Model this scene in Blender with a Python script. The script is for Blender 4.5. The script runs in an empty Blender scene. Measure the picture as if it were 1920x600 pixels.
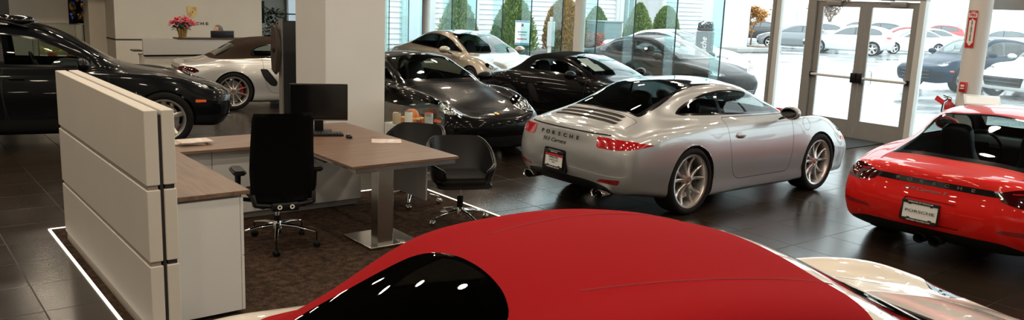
import bpy, bmesh, math, random
import numpy as np
from mathutils import Vector, Matrix
from mathutils.bvhtree import BVHTree
PI = math.pi
SC = bpy.context.scene
COL = SC.collection
random.seed(7)

# ------------------------------------------------------------------ materials
_M = {}
def nodes_of(m):
    m.use_nodes = True
    return m.node_tree, m.node_tree.nodes.get('Principled BSDF')
def mat(name, col, rough=.5, metal=0., coat=0., noise=0., nscale=20., spec=.5, emit=0., bump=0., bscale=80., trans=0., sheen=0., coatr=.03):
    """procedural principled material; noise varies the colour a little, bump roughens it"""
    if name in _M: return _M[name]
    m = bpy.data.materials.new(name); nt, b = nodes_of(m)
    c = (*col, 1)
    b.inputs['Base Color'].default_value = c
    b.inputs['Roughness'].default_value = rough
    b.inputs['Metallic'].default_value = metal
    b.inputs['Specular IOR Level'].default_value = spec
    b.inputs['Coat Weight'].default_value = coat
    b.inputs['Coat Roughness'].default_value = coatr
    b.inputs['Sheen Weight'].default_value = sheen
    b.inputs['Transmission Weight'].default_value = trans
    if emit:
        b.inputs['Emission Color'].default_value = c
        b.inputs['Emission Strength'].default_value = emit
    if noise or bump:
        tc = nt.nodes.new('ShaderNodeTexCoord')
    if noise:
        n = nt.nodes.new('ShaderNodeTexNoise'); n.inputs['Scale'].default_value = nscale; n.inputs['Detail'].default_value = 4
        nt.links.new(tc.outputs['Object'], n.inputs['Vector'])
        r = nt.nodes.new('ShaderNodeValToRGB')
        r.color_ramp.elements[0].position = .3; r.color_ramp.elements[1].position = .7
        r.color_ramp.elements[0].color = (*[max(0, k*(1-noise)) for k in col], 1)
        r.color_ramp.elements[1].color = (*[min(1, k*(1+noise)) for k in col], 1)
        nt.links.new(n.outputs['Fac'], r.inputs['Fac']); nt.links.new(r.outputs['Color'], b.inputs['Base Color'])
    if bump:
        n = nt.nodes.new('ShaderNodeTexNoise'); n.inputs['Scale'].default_value = bscale; n.inputs['Detail'].default_value = 3
        nt.links.new(tc.outputs['Object'], n.inputs['Vector'])
        bp = nt.nodes.new('ShaderNodeBump'); bp.inputs['Strength'].default_value = bump; bp.inputs['Distance'].default_value = .01
        nt.links.new(n.outputs['Fac'], bp.inputs['Height']); nt.links.new(bp.outputs['Normal'], b.inputs['Normal'])
    _M[name] = m
    return m
def paint(name, col, metal=0., rough=.35, coat=1., flake=.0, cr=.02):
    if name in _M: return _M[name]
    m = mat(name, col, rough, metal, coat, noise=flake, nscale=900., coatr=cr)
    return m
def glass(name, tint, refl=1.0, veil=0., vcol=(.8, .85, .87), ior=1.5):
    """thin pane: tinted see-through plus a mirror film by Fresnel; veil mixes in a pale haze that washes out the view"""
    if name in _M: return _M[name]
    m = bpy.data.materials.new(name); nt, b = nodes_of(m); nt.nodes.remove(b)
    out = nt.nodes['Material Output']
    tr = nt.nodes.new('ShaderNodeBsdfTransparent'); tr.inputs['Color'].default_value = (*tint, 1)
    gl = nt.nodes.new('ShaderNodeBsdfGlossy'); gl.inputs['Roughness'].default_value = .0
    gl.inputs['Color'].default_value = (refl, refl, refl, 1)
    fr = nt.nodes.new('ShaderNodeFresnel')
    ge = nt.nodes.new('ShaderNodeNewGeometry'); mr = nt.nodes.new('ShaderNodeMapRange')   # same mirror film on both faces of a thin pane
    mr.inputs['To Min'].default_value = ior; mr.inputs['To Max'].default_value = 1/ior
    nt.links.new(ge.outputs['Backfacing'], mr.inputs['Value']); nt.links.new(mr.outputs['Result'], fr.inputs['IOR'])
    mx = nt.nodes.new('ShaderNodeMixShader')
    nt.links.new(fr.outputs['Fac'], mx.inputs['Fac']); nt.links.new(tr.outputs['BSDF'], mx.inputs[1]); nt.links.new(gl.outputs['BSDF'], mx.inputs[2])
    last = mx
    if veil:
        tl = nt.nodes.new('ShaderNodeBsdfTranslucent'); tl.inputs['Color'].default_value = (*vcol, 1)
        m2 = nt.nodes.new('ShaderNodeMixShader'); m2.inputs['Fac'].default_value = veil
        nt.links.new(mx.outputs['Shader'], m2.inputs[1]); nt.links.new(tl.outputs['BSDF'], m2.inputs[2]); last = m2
    nt.links.new(last.outputs['Shader'], out.inputs['Surface'])
    _M[name] = m
    return m

# ------------------------------------------------------------------ objects
def link(name, me, mats, parent=None, loc=None, rot=None):
    o = bpy.data.objects.new(name, me); COL.objects.link(o)
    if me is not None and mats is not None:
        for m in (mats if isinstance(mats, (list, tuple)) else [mats]): me.materials.append(m)
    if parent is not None: o.parent = parent
    if loc is not None: o.location = loc
    if rot is not None: o.rotation_euler = rot
    return o
def tag(o, label, cat, group=None, kind=None):
    if label: o['label'] = label
    if cat: o['category'] = cat
    if group: o['group'] = group
    if kind: o['kind'] = kind
    return o
def empty(name, loc=(0, 0, 0), rz=0., label=None, cat=None, group=None):
    o = bpy.data.objects.new(name, None); COL.objects.link(o)
    o.location = loc; o.rotation_euler = (0, 0, rz); o.empty_display_size = .2
    return tag(o, label, cat, group)
def build(name, bm, mats, parent=None, smooth=None, loc=None, rot=None):
    """link a bmesh as one mesh object; smooth = auto-smooth angle in degrees (None: flat)"""
    bm.normal_update()
    if smooth is not None:
        for f in bm.faces: f.smooth = True
        ca = math.radians(smooth)
        for e in bm.edges:
            if len(e.link_faces) == 2:
                e.smooth = e.calc_face_angle(0.) < ca
            else: e.smooth = True
    me = bpy.data.meshes.new(name); bm.to_mesh(me); bm.free()
    return link(name, me, mats, parent, loc, rot)
def kids(o): return [c for c in bpy.data.objects if c.parent == o]
_CH = {}
def copy_tree(o, parent=None, childmap=None):
    if childmap is None:
        childmap = {}
        for c in bpy.data.objects:
            if c.parent is not None: childmap.setdefault(c.parent.name, []).append(c)
    c = o.copy(); COL.objects.link(c)
    if parent is not None: c.parent = parent
    for ch in childmap.get(o.name, []): copy_tree(ch, c, childmap)
    return c
def struct(name, bm, mats, smooth=None):
    o = build(name, bm, mats, None, smooth); o['kind'] = 'structure'
    return o

# ------------------------------------------------------------------ shape helpers (all add to a bmesh)
def NB(): return bmesh.new()
def box(bm, c, s, bev=0., seg=2, rot=None, mi=0):
    """box centred at c with size s, edges rounded by bev"""
    M = Matrix.Translation(Vector(c))
    if rot is not None: M = M @ rot.to_4x4()
    M = M @ Matrix.Diagonal((*s, 1))
    n0 = len(bm.faces)
    t = bmesh.new(); bmesh.ops.create_cube(t, size=1., matrix=M)
    if bev > 0:
        bmesh.ops.bevel(t, geom=list(t.edges), offset=min(bev, min(s)*.49), segments=seg, affect='EDGES', profile=.5)
    merge(bm, t, mi)
def merge(bm, t, mi=None, M=None):
    if M is not None: t.transform(M)
    vm = {v: bm.verts.new(v.co) for v in t.verts}
    for f in t.faces:
        try: nf = bm.faces.new([vm[v] for v in f.verts])
        except ValueError: continue
        nf.material_index = f.material_index if mi is None else mi
        nf.smooth = f.smooth
    t.free()
def lathe(bm, prof, n=32, M=None, mi=0, close=False):
    """revolve (r, h) profile round z, transformed by M"""
    M = M or Matrix()
    rings = []
    for r, h in prof:
        if r < 1e-6: rings.append([bm.verts.new(M @ Vector((0, 0, h)))])
        else: rings.append([bm.verts.new(M @ Vector((r*math.cos(2*PI*k/n), r*math.sin(2*PI*k/n), h))) for k in range(n)])
    pairs = list(zip(rings[:-1], rings[1:]))
    if close: pairs.append((rings[-1], rings[0]))
    for a, b in pairs:
        for k in range(n):
            k2 = (k+1) % n
            va = [a[0]] if len(a) == 1 else [a[k], a[k2]]
            vb = [b[0]] if len(b) == 1 else [b[k2], b[k]]
            vs = va+vb
            if len(vs) >= 3:
                try: f = bm.faces.new(vs); f.material_index = mi
                except ValueError: pass
def tube(bm, pts, r, n=8, mi=0, cap=True, flat=1.):
    """sweep a circle (radius r or list) along a polyline"""
    pts = [Vector(p) for p in pts]; rr = r if isinstance(r, (list, tuple)) else [r]*len(pts)
    rings = []
    up = Vector((0, 0, 1))
    prevs = None
    for i, p in enumerate(pts):
        t = (pts[min(i+1, len(pts)-1)]-pts[max(i-1, 0)]).normalized()
        if prevs is None:
            s = t.cross(up)
            if s.length < 1e-3: s = t.cross(Vector((1, 0, 0)))
        else: s = prevs - t*prevs.dot(t)
        s.normalize(); prevs = s
        w = s.cross(t)
        rings.append([bm.verts.new(p+(s*math.cos(2*PI*k/n)+w*math.sin(2*PI*k/n)*flat)*rr[i]) for k in range(n)])
    for a, b in zip(rings[:-1], rings[1:]):
        for k in range(n):
            f = bm.faces.new((a[k], a[(k+1) % n], b[(k+1) % n], b[k])); f.material_index = mi
    if cap:
        for q in (rings[0], list(reversed(rings[-1]))):
            f = bm.faces.new(q); f.material_index = mi
def prism(bm, poly, lo, hi, axis='z', mi=0, M=None):
    """extrude a 2D polygon between lo and hi along an axis"""
    def P(a, b, h):
        v = {'z': (a, b, h), 'y': (a, h, b), 'x': (h, a, b)}[axis]
        return (M @ Vector(v)) if M is not None else Vector(v)
    A = [bm.verts.new(P(a, b, lo)) for a, b in poly]; B = [bm.verts.new(P(a, b, hi)) for a, b in poly]
    n = len(poly); fs = []
    for k in range(n): fs.append(bm.faces.new((A[k], A[(k+1) % n], B[(k+1) % n], B[k])))
    fs.append(bm.faces.new(list(reversed(A)))); fs.append(bm.faces.new(B))
    for f in fs: f.material_index = mi
    bmesh.ops.recalc_face_normals(bm, faces=fs)
def ball(bm, c, r, seg=16, ring=10, M=None, mi=0):
    s = r if isinstance(r, (tuple, list)) else (r, r, r)
    t = bmesh.new(); bmesh.ops.create_uvsphere(t, u_segments=seg, v_segments=ring, radius=1.)
    MM = Matrix.Translation(Vector(c)) @ (M.to_4x4() if M is not None else Matrix()) @ Matrix.Diagonal((*s, 1))
    merge(bm, t, mi, MM)
def rpoly(pts, r, seg=4):
    """round the corners of a polygon; r number or list"""
    out = []; n = len(pts)
    for i in range(n):
        ri = r[i] if isinstance(r, (list, tuple)) else r
        p = Vector(pts[i]); a = Vector(pts[i-1]); b = Vector(pts[(i+1) % n])
        u = a-p; v = b-p; d = min(ri, u.length*.49, v.length*.49)
        if d < 1e-5: out.append(tuple(p)); continue
        A = p+u.normalized()*d; B = p+v.normalized()*d
        for k in range(seg+1):
            t = k/seg
            out.append(tuple(A*(1-t)**2+p*2*t*(1-t)+B*t*t))
    return out
def area2(p): return sum(p[i-1][0]*p[i][1]-p[i][0]*p[i-1][1] for i in range(len(p)))/2
def ccw(p): return list(p) if area2(p) > 0 else list(reversed(p))
def hull(p):
    """convex hull, counter-clockwise"""
    q = sorted(set((round(x, 6), round(y, 6)) for x, y in p))
    def half(pts):
        h = []
        for c in pts:
            while len(h) > 1 and (h[-1][0]-h[-2][0])*(c[1]-h[-2][1])-(h[-1][1]-h[-2][1])*(c[0]-h[-2][0]) <= 1e-9: h.pop()
            h.append(c)
        return h[:-1]
    return half(q)+half(q[::-1])
def inset(p, d):
    """offset a convex polygon inwards by d: the common part of all its edges moved inwards"""
    p = hull(p); out = list(p); n = len(p)
    for i in range(n):
        a, b = p[i], p[(i+1) % n]; dx, dy = b[0]-a[0], b[1]-a[1]; L = math.hypot(dx, dy)
        nx, ny = -dy/L, dx/L
        sd = [(q[0]-a[0])*nx+(q[1]-a[1])*ny-d for q in out]; res = []
        for k in range(len(out)):
            q, r, s0, s1 = out[k], out[(k+1) % len(out)], sd[k], sd[(k+1) % len(out)]
            if s0 >= 0: res.append(q)
            if s0*s1 < 0:
                t = s0/(s0-s1); res.append((q[0]+(r[0]-q[0])*t, q[1]+(r[1]-q[1])*t))
        out = res
        if not out: break
    return out
def ell(cx, cy, rx, ry, n=20, rot=0.):
    c, s = math.cos(rot), math.sin(rot)
    return [(cx+rx*math.cos(2*PI*k/n)*c-ry*math.sin(2*PI*k/n)*s, cy+rx*math.cos(2*PI*k/n)*s+ry*math.sin(2*PI*k/n)*c) for k in range(n)]
def text_mesh(name, body, size, mt, parent=None, sx=1., depth=.002, M=None, bold=0., align='CENTER', shear=0.):
    """lettering as a mesh lying in its own xy plane, then placed by M"""
    cu = bpy.data.curves.new(name, 'FONT'); cu.body = body; cu.size = size; cu.extrude = depth; cu.offset = bold
    cu.align_x = align; cu.align_y = 'CENTER'; cu.resolution_u = 3; cu.shear = shear
    t = bpy.data.objects.new(name, cu); COL.objects.link(t)
    dg = bpy.context.evaluated_depsgraph_get()
    me = bpy.data.meshes.new_from_object(t.evaluated_get(dg))
    bpy.data.objects.remove(t); bpy.data.curves.remove(cu)
    me.transform(Matrix.Diagonal((sx, 1, 1, 1)))
    if M is not None: me.transform(M)
    me.name = name
    me.materials.clear()
    return link(name, me, mt, parent)
def frame_M(o, x, y):
    """matrix with origin o, x axis x, y axis y"""
    x = Vector(x).normalized(); y = Vector(y); y = (y-x*y.dot(x)).normalized(); z = x.cross(y)
    return Matrix(((x.x, y.x, z.x, o[0]), (x.y, y.y, z.y, o[1]), (x.z, y.z, z.z, o[2]), (0, 0, 0, 1)))

# ------------------------------------------------------------------ car bodies: lofted shells cut into panels
def hermite(xs, P, xq):
    """smooth interpolation through P (k, ...) at parameters xs, sampled at xq"""
    xs = np.asarray(xs, float); P = np.asarray(P, float); k = len(xs)
    T = np.zeros_like(P)
    d = [(P[i+1]-P[i])/(xs[i+1]-xs[i]) for i in range(k-1)]
    T[0] = d[0]; T[-1] = d[-1]
    for i in range(1, k-1):
        h0 = xs[i]-xs[i-1]; h1 = xs[i+1]-xs[i]
        T[i] = (d[i-1]*h1+d[i]*h0)/(h0+h1)
    out = []
    for x in xq:
        i = int(np.clip(np.searchsorted(xs, x)-1, 0, k-2)); h = xs[i+1]-xs[i]; t = (x-xs[i])/h
        out.append((2*t**3-3*t**2+1)*P[i]+(t**3-2*t**2+t)*h*T[i]+(-2*t**3+3*t**2)*P[i+1]+(t**3-t**2)*h*T[i+1])
    return np.array(out)
def row9(r):
    x, yb, zb, yw, zw, ys, zs, yg, zg, yr, zr, zc = r
    p = [(0, zb), (yb, zb), (yb+(yw-yb)*.8, zb+(zw-zb)*.38), (yw, zw), (ys, zs), (yg, zg), (yr, zr), (yr*.55, zc-(zc-zr)*.30), (0, zc)]
    return [(x, a, b) for a, b in p]
def loft(spec, hi=1.):
    """spec: stations (rows), tail and nose = nine (x, z) on the centre plane, exponents"""
    St = np.array([row9(r) for r in spec['st']])
    xs = St[:, 1, 0]
    xq = []
    for a, b in zip(xs[:-1], xs[1:]):
        n = max(2, int(round((b-a)/(.075/hi))))
        xq += [a+(b-a)*k/n for k in range(n)]
    xq.append(xs[-1])
    mid = hermite(xs, St, xq)
    def arc(S0, prof, nexp, m):
        rows = []
        for k in range(m):
            th = (k/m)*PI/2
            c = max(0., math.cos(th))**(2/nexp); s = math.sin(th)**(2/nexp)
            row = []
            for j in range(9):
                xt, zt = prof[j]
                row.append((S0[j][0]+(xt-S0[j][0])*c, S0[j][1]*s, S0[j][2]+(zt-S0[j][2])*c))
            rows.append(row)
        return np.array(rows)
    m = int(9*hi)
    tail = arc(mid[0], spec['tail'], spec.get('tn', 2.6), m)
    nose = arc(mid[-1], spec['nose'], spec.get('nn', 2.3), m)[::-1]
    G = np.concatenate([tail, mid, nose])
    # across: centripetal spline through the nine rails, mirrored ghosts at the centre line
    ksub = max(3, int(round(4*hi)))
    out = []
    for row in G:
        g0 = row[1].copy(); g0[1] = -g0[1]; g1 = row[7].copy(); g1[1] = -g1[1]
        Q = np.vstack([g0, row, g1])
        d = np.maximum(np.linalg.norm(np.diff(Q, axis=0), axis=1), 1e-4)**.5
        t = np.concatenate([[0], np.cumsum(d)])
        tq = []
        for j in range(1, 9):
            tq += [t[j]+(t[j+1]-t[j])*k/ksub for k in range(ksub)]
        tq.append(t[9])
        out.append(hermite(t, Q, tq))
    G = np.array(out); G[:, 0, 1] = 0; G[:, -1, 1] = 0; G[0, :, 1] = 0; G[-1, :, 1] = 0
    return G
class Shell:
    def __init__(s, spec, hi=1.):
        G = loft(spec, hi); ni, nj = G.shape[:2]
        bm = s.bm = bmesh.new()
        s.ly = bm.faces.layers.int.new('tag'); s.names = ['paint']
        for sg in (1, -1):
            V = [[bm.verts.new((G[i, j, 0], sg*G[i, j, 1], G[i, j, 2])) for j in range(nj)] for i in range(ni)]
            for i in range(ni-1):
                for j in range(nj-1):
                    q = [V[i][j], V[i+1][j], V[i+1][j+1], V[i][j+1]]
                    if sg < 0: q.reverse()
                    bm.faces.new(q)
        bmesh.ops.remove_doubles(bm, verts=list(bm.verts), dist=2e-4)
        bmesh.ops.dissolve_degenerate(bm, dist=1e-5, edges=list(bm.edges))
        bmesh.ops.recalc_face_normals(bm, faces=list(bm.faces))
        # outward check
        top = max(bm.faces, key=lambda f: f.calc_center_median().z)
        if top.normal.z < 0:
            for f in bm.faces: f.normal_flip()
        bm.normal_update()
        s.bvh = BVHTree.FromBMesh(bm)
    def tid(s, n):
        if n not in s.names: s.names.append(n)
        return s.names.index(n)
    def cut(s, name, poly, o=(0, 0, 0), u=(1, 0, 0), v=(0, 0, 1), n=(0, -1, 0), only=None, nmin=.12, cond=None):
        """give the faces inside the convex polygon (coordinates u, v about o, seen along n) the tag name"""
        bm = s.bm; ly = s.ly; o = Vector(o); u = Vector(u).normalized(); v = Vector(v).normalized(); n = Vector(n).normalized()
        poly = hull(poly); t = s.tid(name)
        ok = None if only is None else {s.tid(k) for k in only}
        us = [p[0] for p in poly]; vs = [p[1] for p in poly]
        lo, hi_, lo2, hi2 = min(us), max(us), min(vs), max(vs)
        S = []
        for f in bm.faces:
            if ok is not None and f[ly] not in ok: continue
            if f.normal.dot(n) < nmin: continue
            c = f.calc_center_median()
            if cond is not None and not cond(c): continue
            fu = [(w.co-o).dot(u) for w in f.verts]
            if max(fu) < lo or min(fu) > hi_: continue
            fv = [(w.co-o).dot(v) for w in f.verts]
            if max(fv) < lo2 or min(fv) > hi2: continue
            S.append(f)
        k = len(poly)
        for i in range(k):
            if not S: break
            a = poly[i]; b = poly[(i+1) % k]
            du, dv = b[0]-a[0], b[1]-a[1]
            L = math.hypot(du, dv)
            if L < 1e-6: continue
            no = u*(dv/L)-v*(du/L)      # outward for ccw
            co = o+u*a[0]+v*a[1]
            ed = set(); vt = set()
            for f in S: ed.update(f.edges); vt.update(f.verts)
            r = bmesh.ops.bisect_plane(bm, geom=S+list(ed)+list(vt), dist=1e-6, plane_co=co, plane_no=no)
            cand = {g for g in r['geom'] if isinstance(g, bmesh.types.BMFace)}
            cand.update(f for f in S if f.is_valid)
            S = [f for f in cand if (f.calc_center_median()-co).dot(no) < 0]
        for f in S: f[ly] = t
        return S
    def side(s, name, poly, sg=0, **k):
        for q in ((1, -1) if sg == 0 else (sg,)):
            s.cut(name, poly, n=(0, q, 0), cond=lambda c, q=q: c.y*q > .02, **k)
    def top(s, name, poly, **k): s.cut(name, poly, u=(1, 0, 0), v=(0, 1, 0), n=(0, 0, 1), **k)
    def rear(s, name, poly, **k): s.cut(name, poly, u=(0, 1, 0), v=(0, 0, 1), n=(-1, 0, 0), cond=lambda c: c.x < .6, **k)
    def front(s, name, poly, **k): s.cut(name, poly, u=(0, 1, 0), v=(0, 0, 1), n=(1, 0, 0), cond=lambda c: c.x > 1.2, **k)
    def both(s, name, poly, o, n, **k):
        """mirrored pair of cuts seen along a slanted direction n (given for the left, +y, side)"""
        for q in (1, -1):
            nn = Vector((n[0], n[1]*q, n[2])).normalized(); oo = Vector((o[0], o[1]*q, o[2]))
            u = Vector((0, 0, 1)).cross(nn).normalized()*q; v = (nn.cross(Vector((0, 0, 1)).cross(nn).normalized())).normalized()
            s.cut(name, poly, o=oo, u=u, v=v, n=nn, cond=lambda c, q=q: c.y*q > .0, **k)
    def gap(s, name, poly, fn, w=.007, gapname='gap', **k):
        fn(gapname, poly, **k)
        fn(name, inset(poly, w), only=[gapname])
    def arches(s, list_):
        """cut the wheel openings (x, z, r, y_in) and line them inwards"""
        bm = s.bm; ly = s.ly
        for (x, z, r, yin) in list_:
            for q in (1, -1):
                S = s.cut('del', ell(x, z, r, r, 40), n=(0, q, 0), nmin=-1.1, cond=lambda c, q=q: c.y*q > yin-.02 and c.z < z+r+.05 and c.z < .95)
                bmesh.ops.delete(bm, geom=S, context='FACES')
                for e in [e for e in bm.edges if len(e.link_faces) == 1]:
                    a, b = e.verts
                    if all(abs(math.hypot(w.co.x-x, w.co.z-z)-r) < .004 and w.co.y*q > yin for w in (a, b)):
                        a2 = bm.verts.new((a.co.x, yin*q, a.co.z)); b2 = bm.verts.new((b.co.x, yin*q, b.co.z))
                        f = bm.faces.new((a, b, b2, a2)); f[ly] = s.tid('liner')
        bmesh.ops.remove_doubles(bm, verts=[w for w in bm.verts if any(f[ly] == s.tid('liner') for f in w.link_faces)], dist=1e-5)
        bm.normal_update()
    def hit(s, p, d):
        h = s.bvh.ray_cast(Vector(p), Vector(d).normalized())
        return (h[0], h[1]) if h[0] is not None else (Vector(p), -Vector(d).normalized())
    def emit(s, root, defs, lining=None, inner=('paint',), push={}):
        """defs: tag -> (object name, material, parent name or None); splits the shell into its panels"""
        bm = s.bm; ly = s.ly; bm.normal_update()
        groups = {}
        for f in bm.faces: groups.setdefault(s.names[f[ly]], []).append(f)
        made = {}
        joined = {}
        for t, fs in groups.items():
            if t not in defs: t2 = 'paint'
            else: t2 = t
            if defs[t2] is None: continue
            joined.setdefault(defs[t2][0], []).append((t2, fs))
        order = sorted(joined, key=lambda n: 0 if n == defs['paint'][0] else 1)
        for nm in order:
            parts = joined[nm]
            d0 = defs[parts[0][0]]
            mats = []; V = []; N = []; F = []; MI = []; idx = {}
            for t, fs in parts:
                m = defs[t][1]
                if m not in mats: mats.append(m)
                mi = mats.index(m); off = push.get(t, 0.)
                for f in fs:
                    q = []
                    for w in f.verts:
                        k = (w, off)
                        if k not in idx:
                            idx[k] = len(V); V.append(w.co+w.normal*off); N.append(w.normal.copy())
                        q.append(idx[k])
                    F.append(q); MI.append(mi)
            if lining is not None and any(t in inner for t, _ in parts):
                mats.append(lining); mi = len(mats)-1; ix = {}
                for t, fs in parts:
                    if t not in inner: continue
                    for f in fs:
                        q = []
                        for w in reversed(f.verts):
                            if w not in ix: ix[w] = len(V); V.append(w.co-w.normal*.018); N.append(-w.normal)
                            q.append(ix[w])
                        F.append(q); MI.append(mi)
            me = bpy.data.meshes.new(nm); me.from_pydata([tuple(v) for v in V], [], F)
            me.polygons.foreach_set('material_index', MI)
            me.polygons.foreach_set('use_smooth', [True]*len(F))
            me.normals_split_custom_set_from_vertices([tuple(n) for n in N])
            par = root
            if d0[2]: par = made.get(d0[2], root)
            # split left/right panels when asked for
            made[nm] = link(nm, me, mats, par)
        for nm in ('wheel_well', 'panel_gap'):
            if nm in made: made[nm] = split_loose(made[nm])
        return made
def split_loose(o):
    """one object per connected piece"""
    me = o.data; nv = len(me.vertices); par = list(range(nv))
    def find(a):
        while par[a] != a: par[a] = par[par[a]]; a = par[a]
        return a
    # weld by position so that seams do not cut a piece
    seen = {}
    for v in me.vertices:
        k = (round(v.co.x, 4), round(v.co.y, 4), round(v.co.z, 4))
        if k in seen: par[find(v.index)] = find(seen[k])
        else: seen[k] = v.index
    for p in me.polygons:
        vs = list(p.vertices)
        for w in vs[1:]: par[find(w)] = find(vs[0])
    groups = {}
    for p in me.polygons: groups.setdefault(find(p.vertices[0]), []).append(p)
    if len(groups) < 2: return [o]
    res = []; name = o.name.split('.')[0]
    for ps in groups.values():
        idx = {}; V = []; F = []
        for p in ps:
            q = []
            for w in p.vertices:
                if w not in idx: idx[w] = len(V); V.append(tuple(me.vertices[w].co))
                q.append(idx[w])
            F.append(q)
        m2 = bpy.data.meshes.new(name); m2.from_pydata(V, [], F); m2.polygons.foreach_set('use_smooth', [True]*len(F))
        m2.polygons.foreach_set('material_index', [p.material_index for p in ps])
        res.append(link(name, m2, list(me.materials), o.parent))
    bpy.data.objects.remove(o)
    return res
def split_sides(o):
    """two-sided panel pairs (doors, mirrors, lamps) become one object per side"""
    me = o.data; res = []
    n = len(me.polygons)
    vc = np.empty(len(me.vertices)*3); me.vertices.foreach_get('co', vc); vc = vc.reshape(-1, 3)
    nr = np.empty(len(me.vertices)*3); 
    try:
        cn = np.empty(len(me.loops)*3); me.corner_normals.foreach_get('vector', cn); cn = cn.reshape(-1, 3)
    except Exception: cn = None
    li = np.empty(len(me.loops), int); me.loops.foreach_get('vertex_index', li)
    out = {1: ([], []), -1: ([], [])}
    for p in me.polygons:
        vs = list(p.vertices); sg = 1 if vc[vs, 1].mean() >= 0 else -1
        out[sg][0].append(vs); out[sg][1].append((p.material_index, p.loop_start))
    if not out[1][0] or not out[-1][0]: return [o]
    mats = list(me.materials); name = o.name.split('.')[0]; par = o.parent
    objs = []
    for sg in (1, -1):
        idx = {}; V = []; F = []; N = []
        for vs, (mi, ls) in zip(*out[sg]):
            q = []
            for k, w in enumerate(vs):
                if w not in idx: idx[w] = len(V); V.append(vc[w]); N.append(cn[ls+k] if cn is not None else (0, 0, 1))
                q.append(idx[w])
            F.append(q)
        m2 = bpy.data.meshes.new(name); m2.from_pydata(V, [], F)
        m2.polygons.foreach_set('material_index', [a for _, (a, _) in zip(*out[sg])])
        m2.polygons.foreach_set('use_smooth', [True]*len(F))
        m2.normals_split_custom_set_from_vertices([tuple(x) for x in N])
        objs.append(link(name, m2, mats, par))
    bpy.data.objects.remove(o)
    return objs

# ------------------------------------------------------------------ wheels
def rim_mesh(R, w, style, n=10):
    """rim of outer radius R, width w, outer face towards +y, centred on the axle"""
    bm = bmesh.new()
    Ry = Matrix.Rotation(-PI/2, 4, 'X')      # lathe z -> +y
    yo = w/2
    lathe(bm, [(R*.90, -yo), (R*.86, -yo*.6), (R*.84, 0), (R*.87, yo*.55), (R*.90, yo*.80), (R*.93, yo*.92), (R*1.0, yo*.96), (R*1.02, yo*.90), (R*1.02, yo*.75)], 48, Ry)
    def spoke(a0, a1, w0, w1, yb, r0=.12, r1=.91, th=.03, dish=.03):
        secs = []
        for k in range(6):
            t = k/5; r = R*(r0+(r1-r0)*t); a = a0+(a1-a0)*t
            ww = w0+(w1-w0)*t; y = yb-dish*math.sin(t*PI*.9)*1.+ .018*t
            c, s = math.cos(a), math.sin(a)
            ctr = Vector((c*r, 0, s*r)); tn = Vector((-s, 0, c))
            secs.append([bm.verts.new(ctr+tn*q*ww+Vector((0, y-h, 0))) for q, h in ((-.5, th), (-.5, .007), (-.28, 0), (.28, 0), (.5, .007), (.5, th))])
        for A, B in zip(secs[:-1], secs[1:]):
            for k in range(6): bm.faces.new((A[k], A[(k+1) % 6], B[(k+1) % 6], B[k]))
    y0 = yo*.72
    if style == 'twin':
        for k in range(n//2):
            a = 2*PI*k/(n//2)+PI/2
            for q in (-1, 1): spoke(a+q*.16, a+q*.29, .034, .026, y0, r0=.17)
    elif style == 'ten':
        for k in range(n):
            a = 2*PI*k/n+PI/2; spoke(a, a, .030, .024, y0, r0=.15)
    elif style == 'five':
        for k in range(5):
            a = 2*PI*k/5+PI/2; spoke(a, a, .085, .062, y0, r0=.12)
    elif style == 'fivetwin':
        for k in range(5):
            a = 2*PI*k/5+PI/2
            for q in (-1, 1): spoke(a+q*.12, a+q*.17, .03, .03, y0, r0=.2)
    lathe(bm, [(0, y0-.012), (R*.10, y0-.012), (R*.13, y0-.004), (R*.22, y0-.006), (R*.235, y0-.03), (R*.22, y0-.06)], 24, Ry)
    bmesh.ops.recalc_face_normals(bm, faces=list(bm.faces))
    return bm
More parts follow.
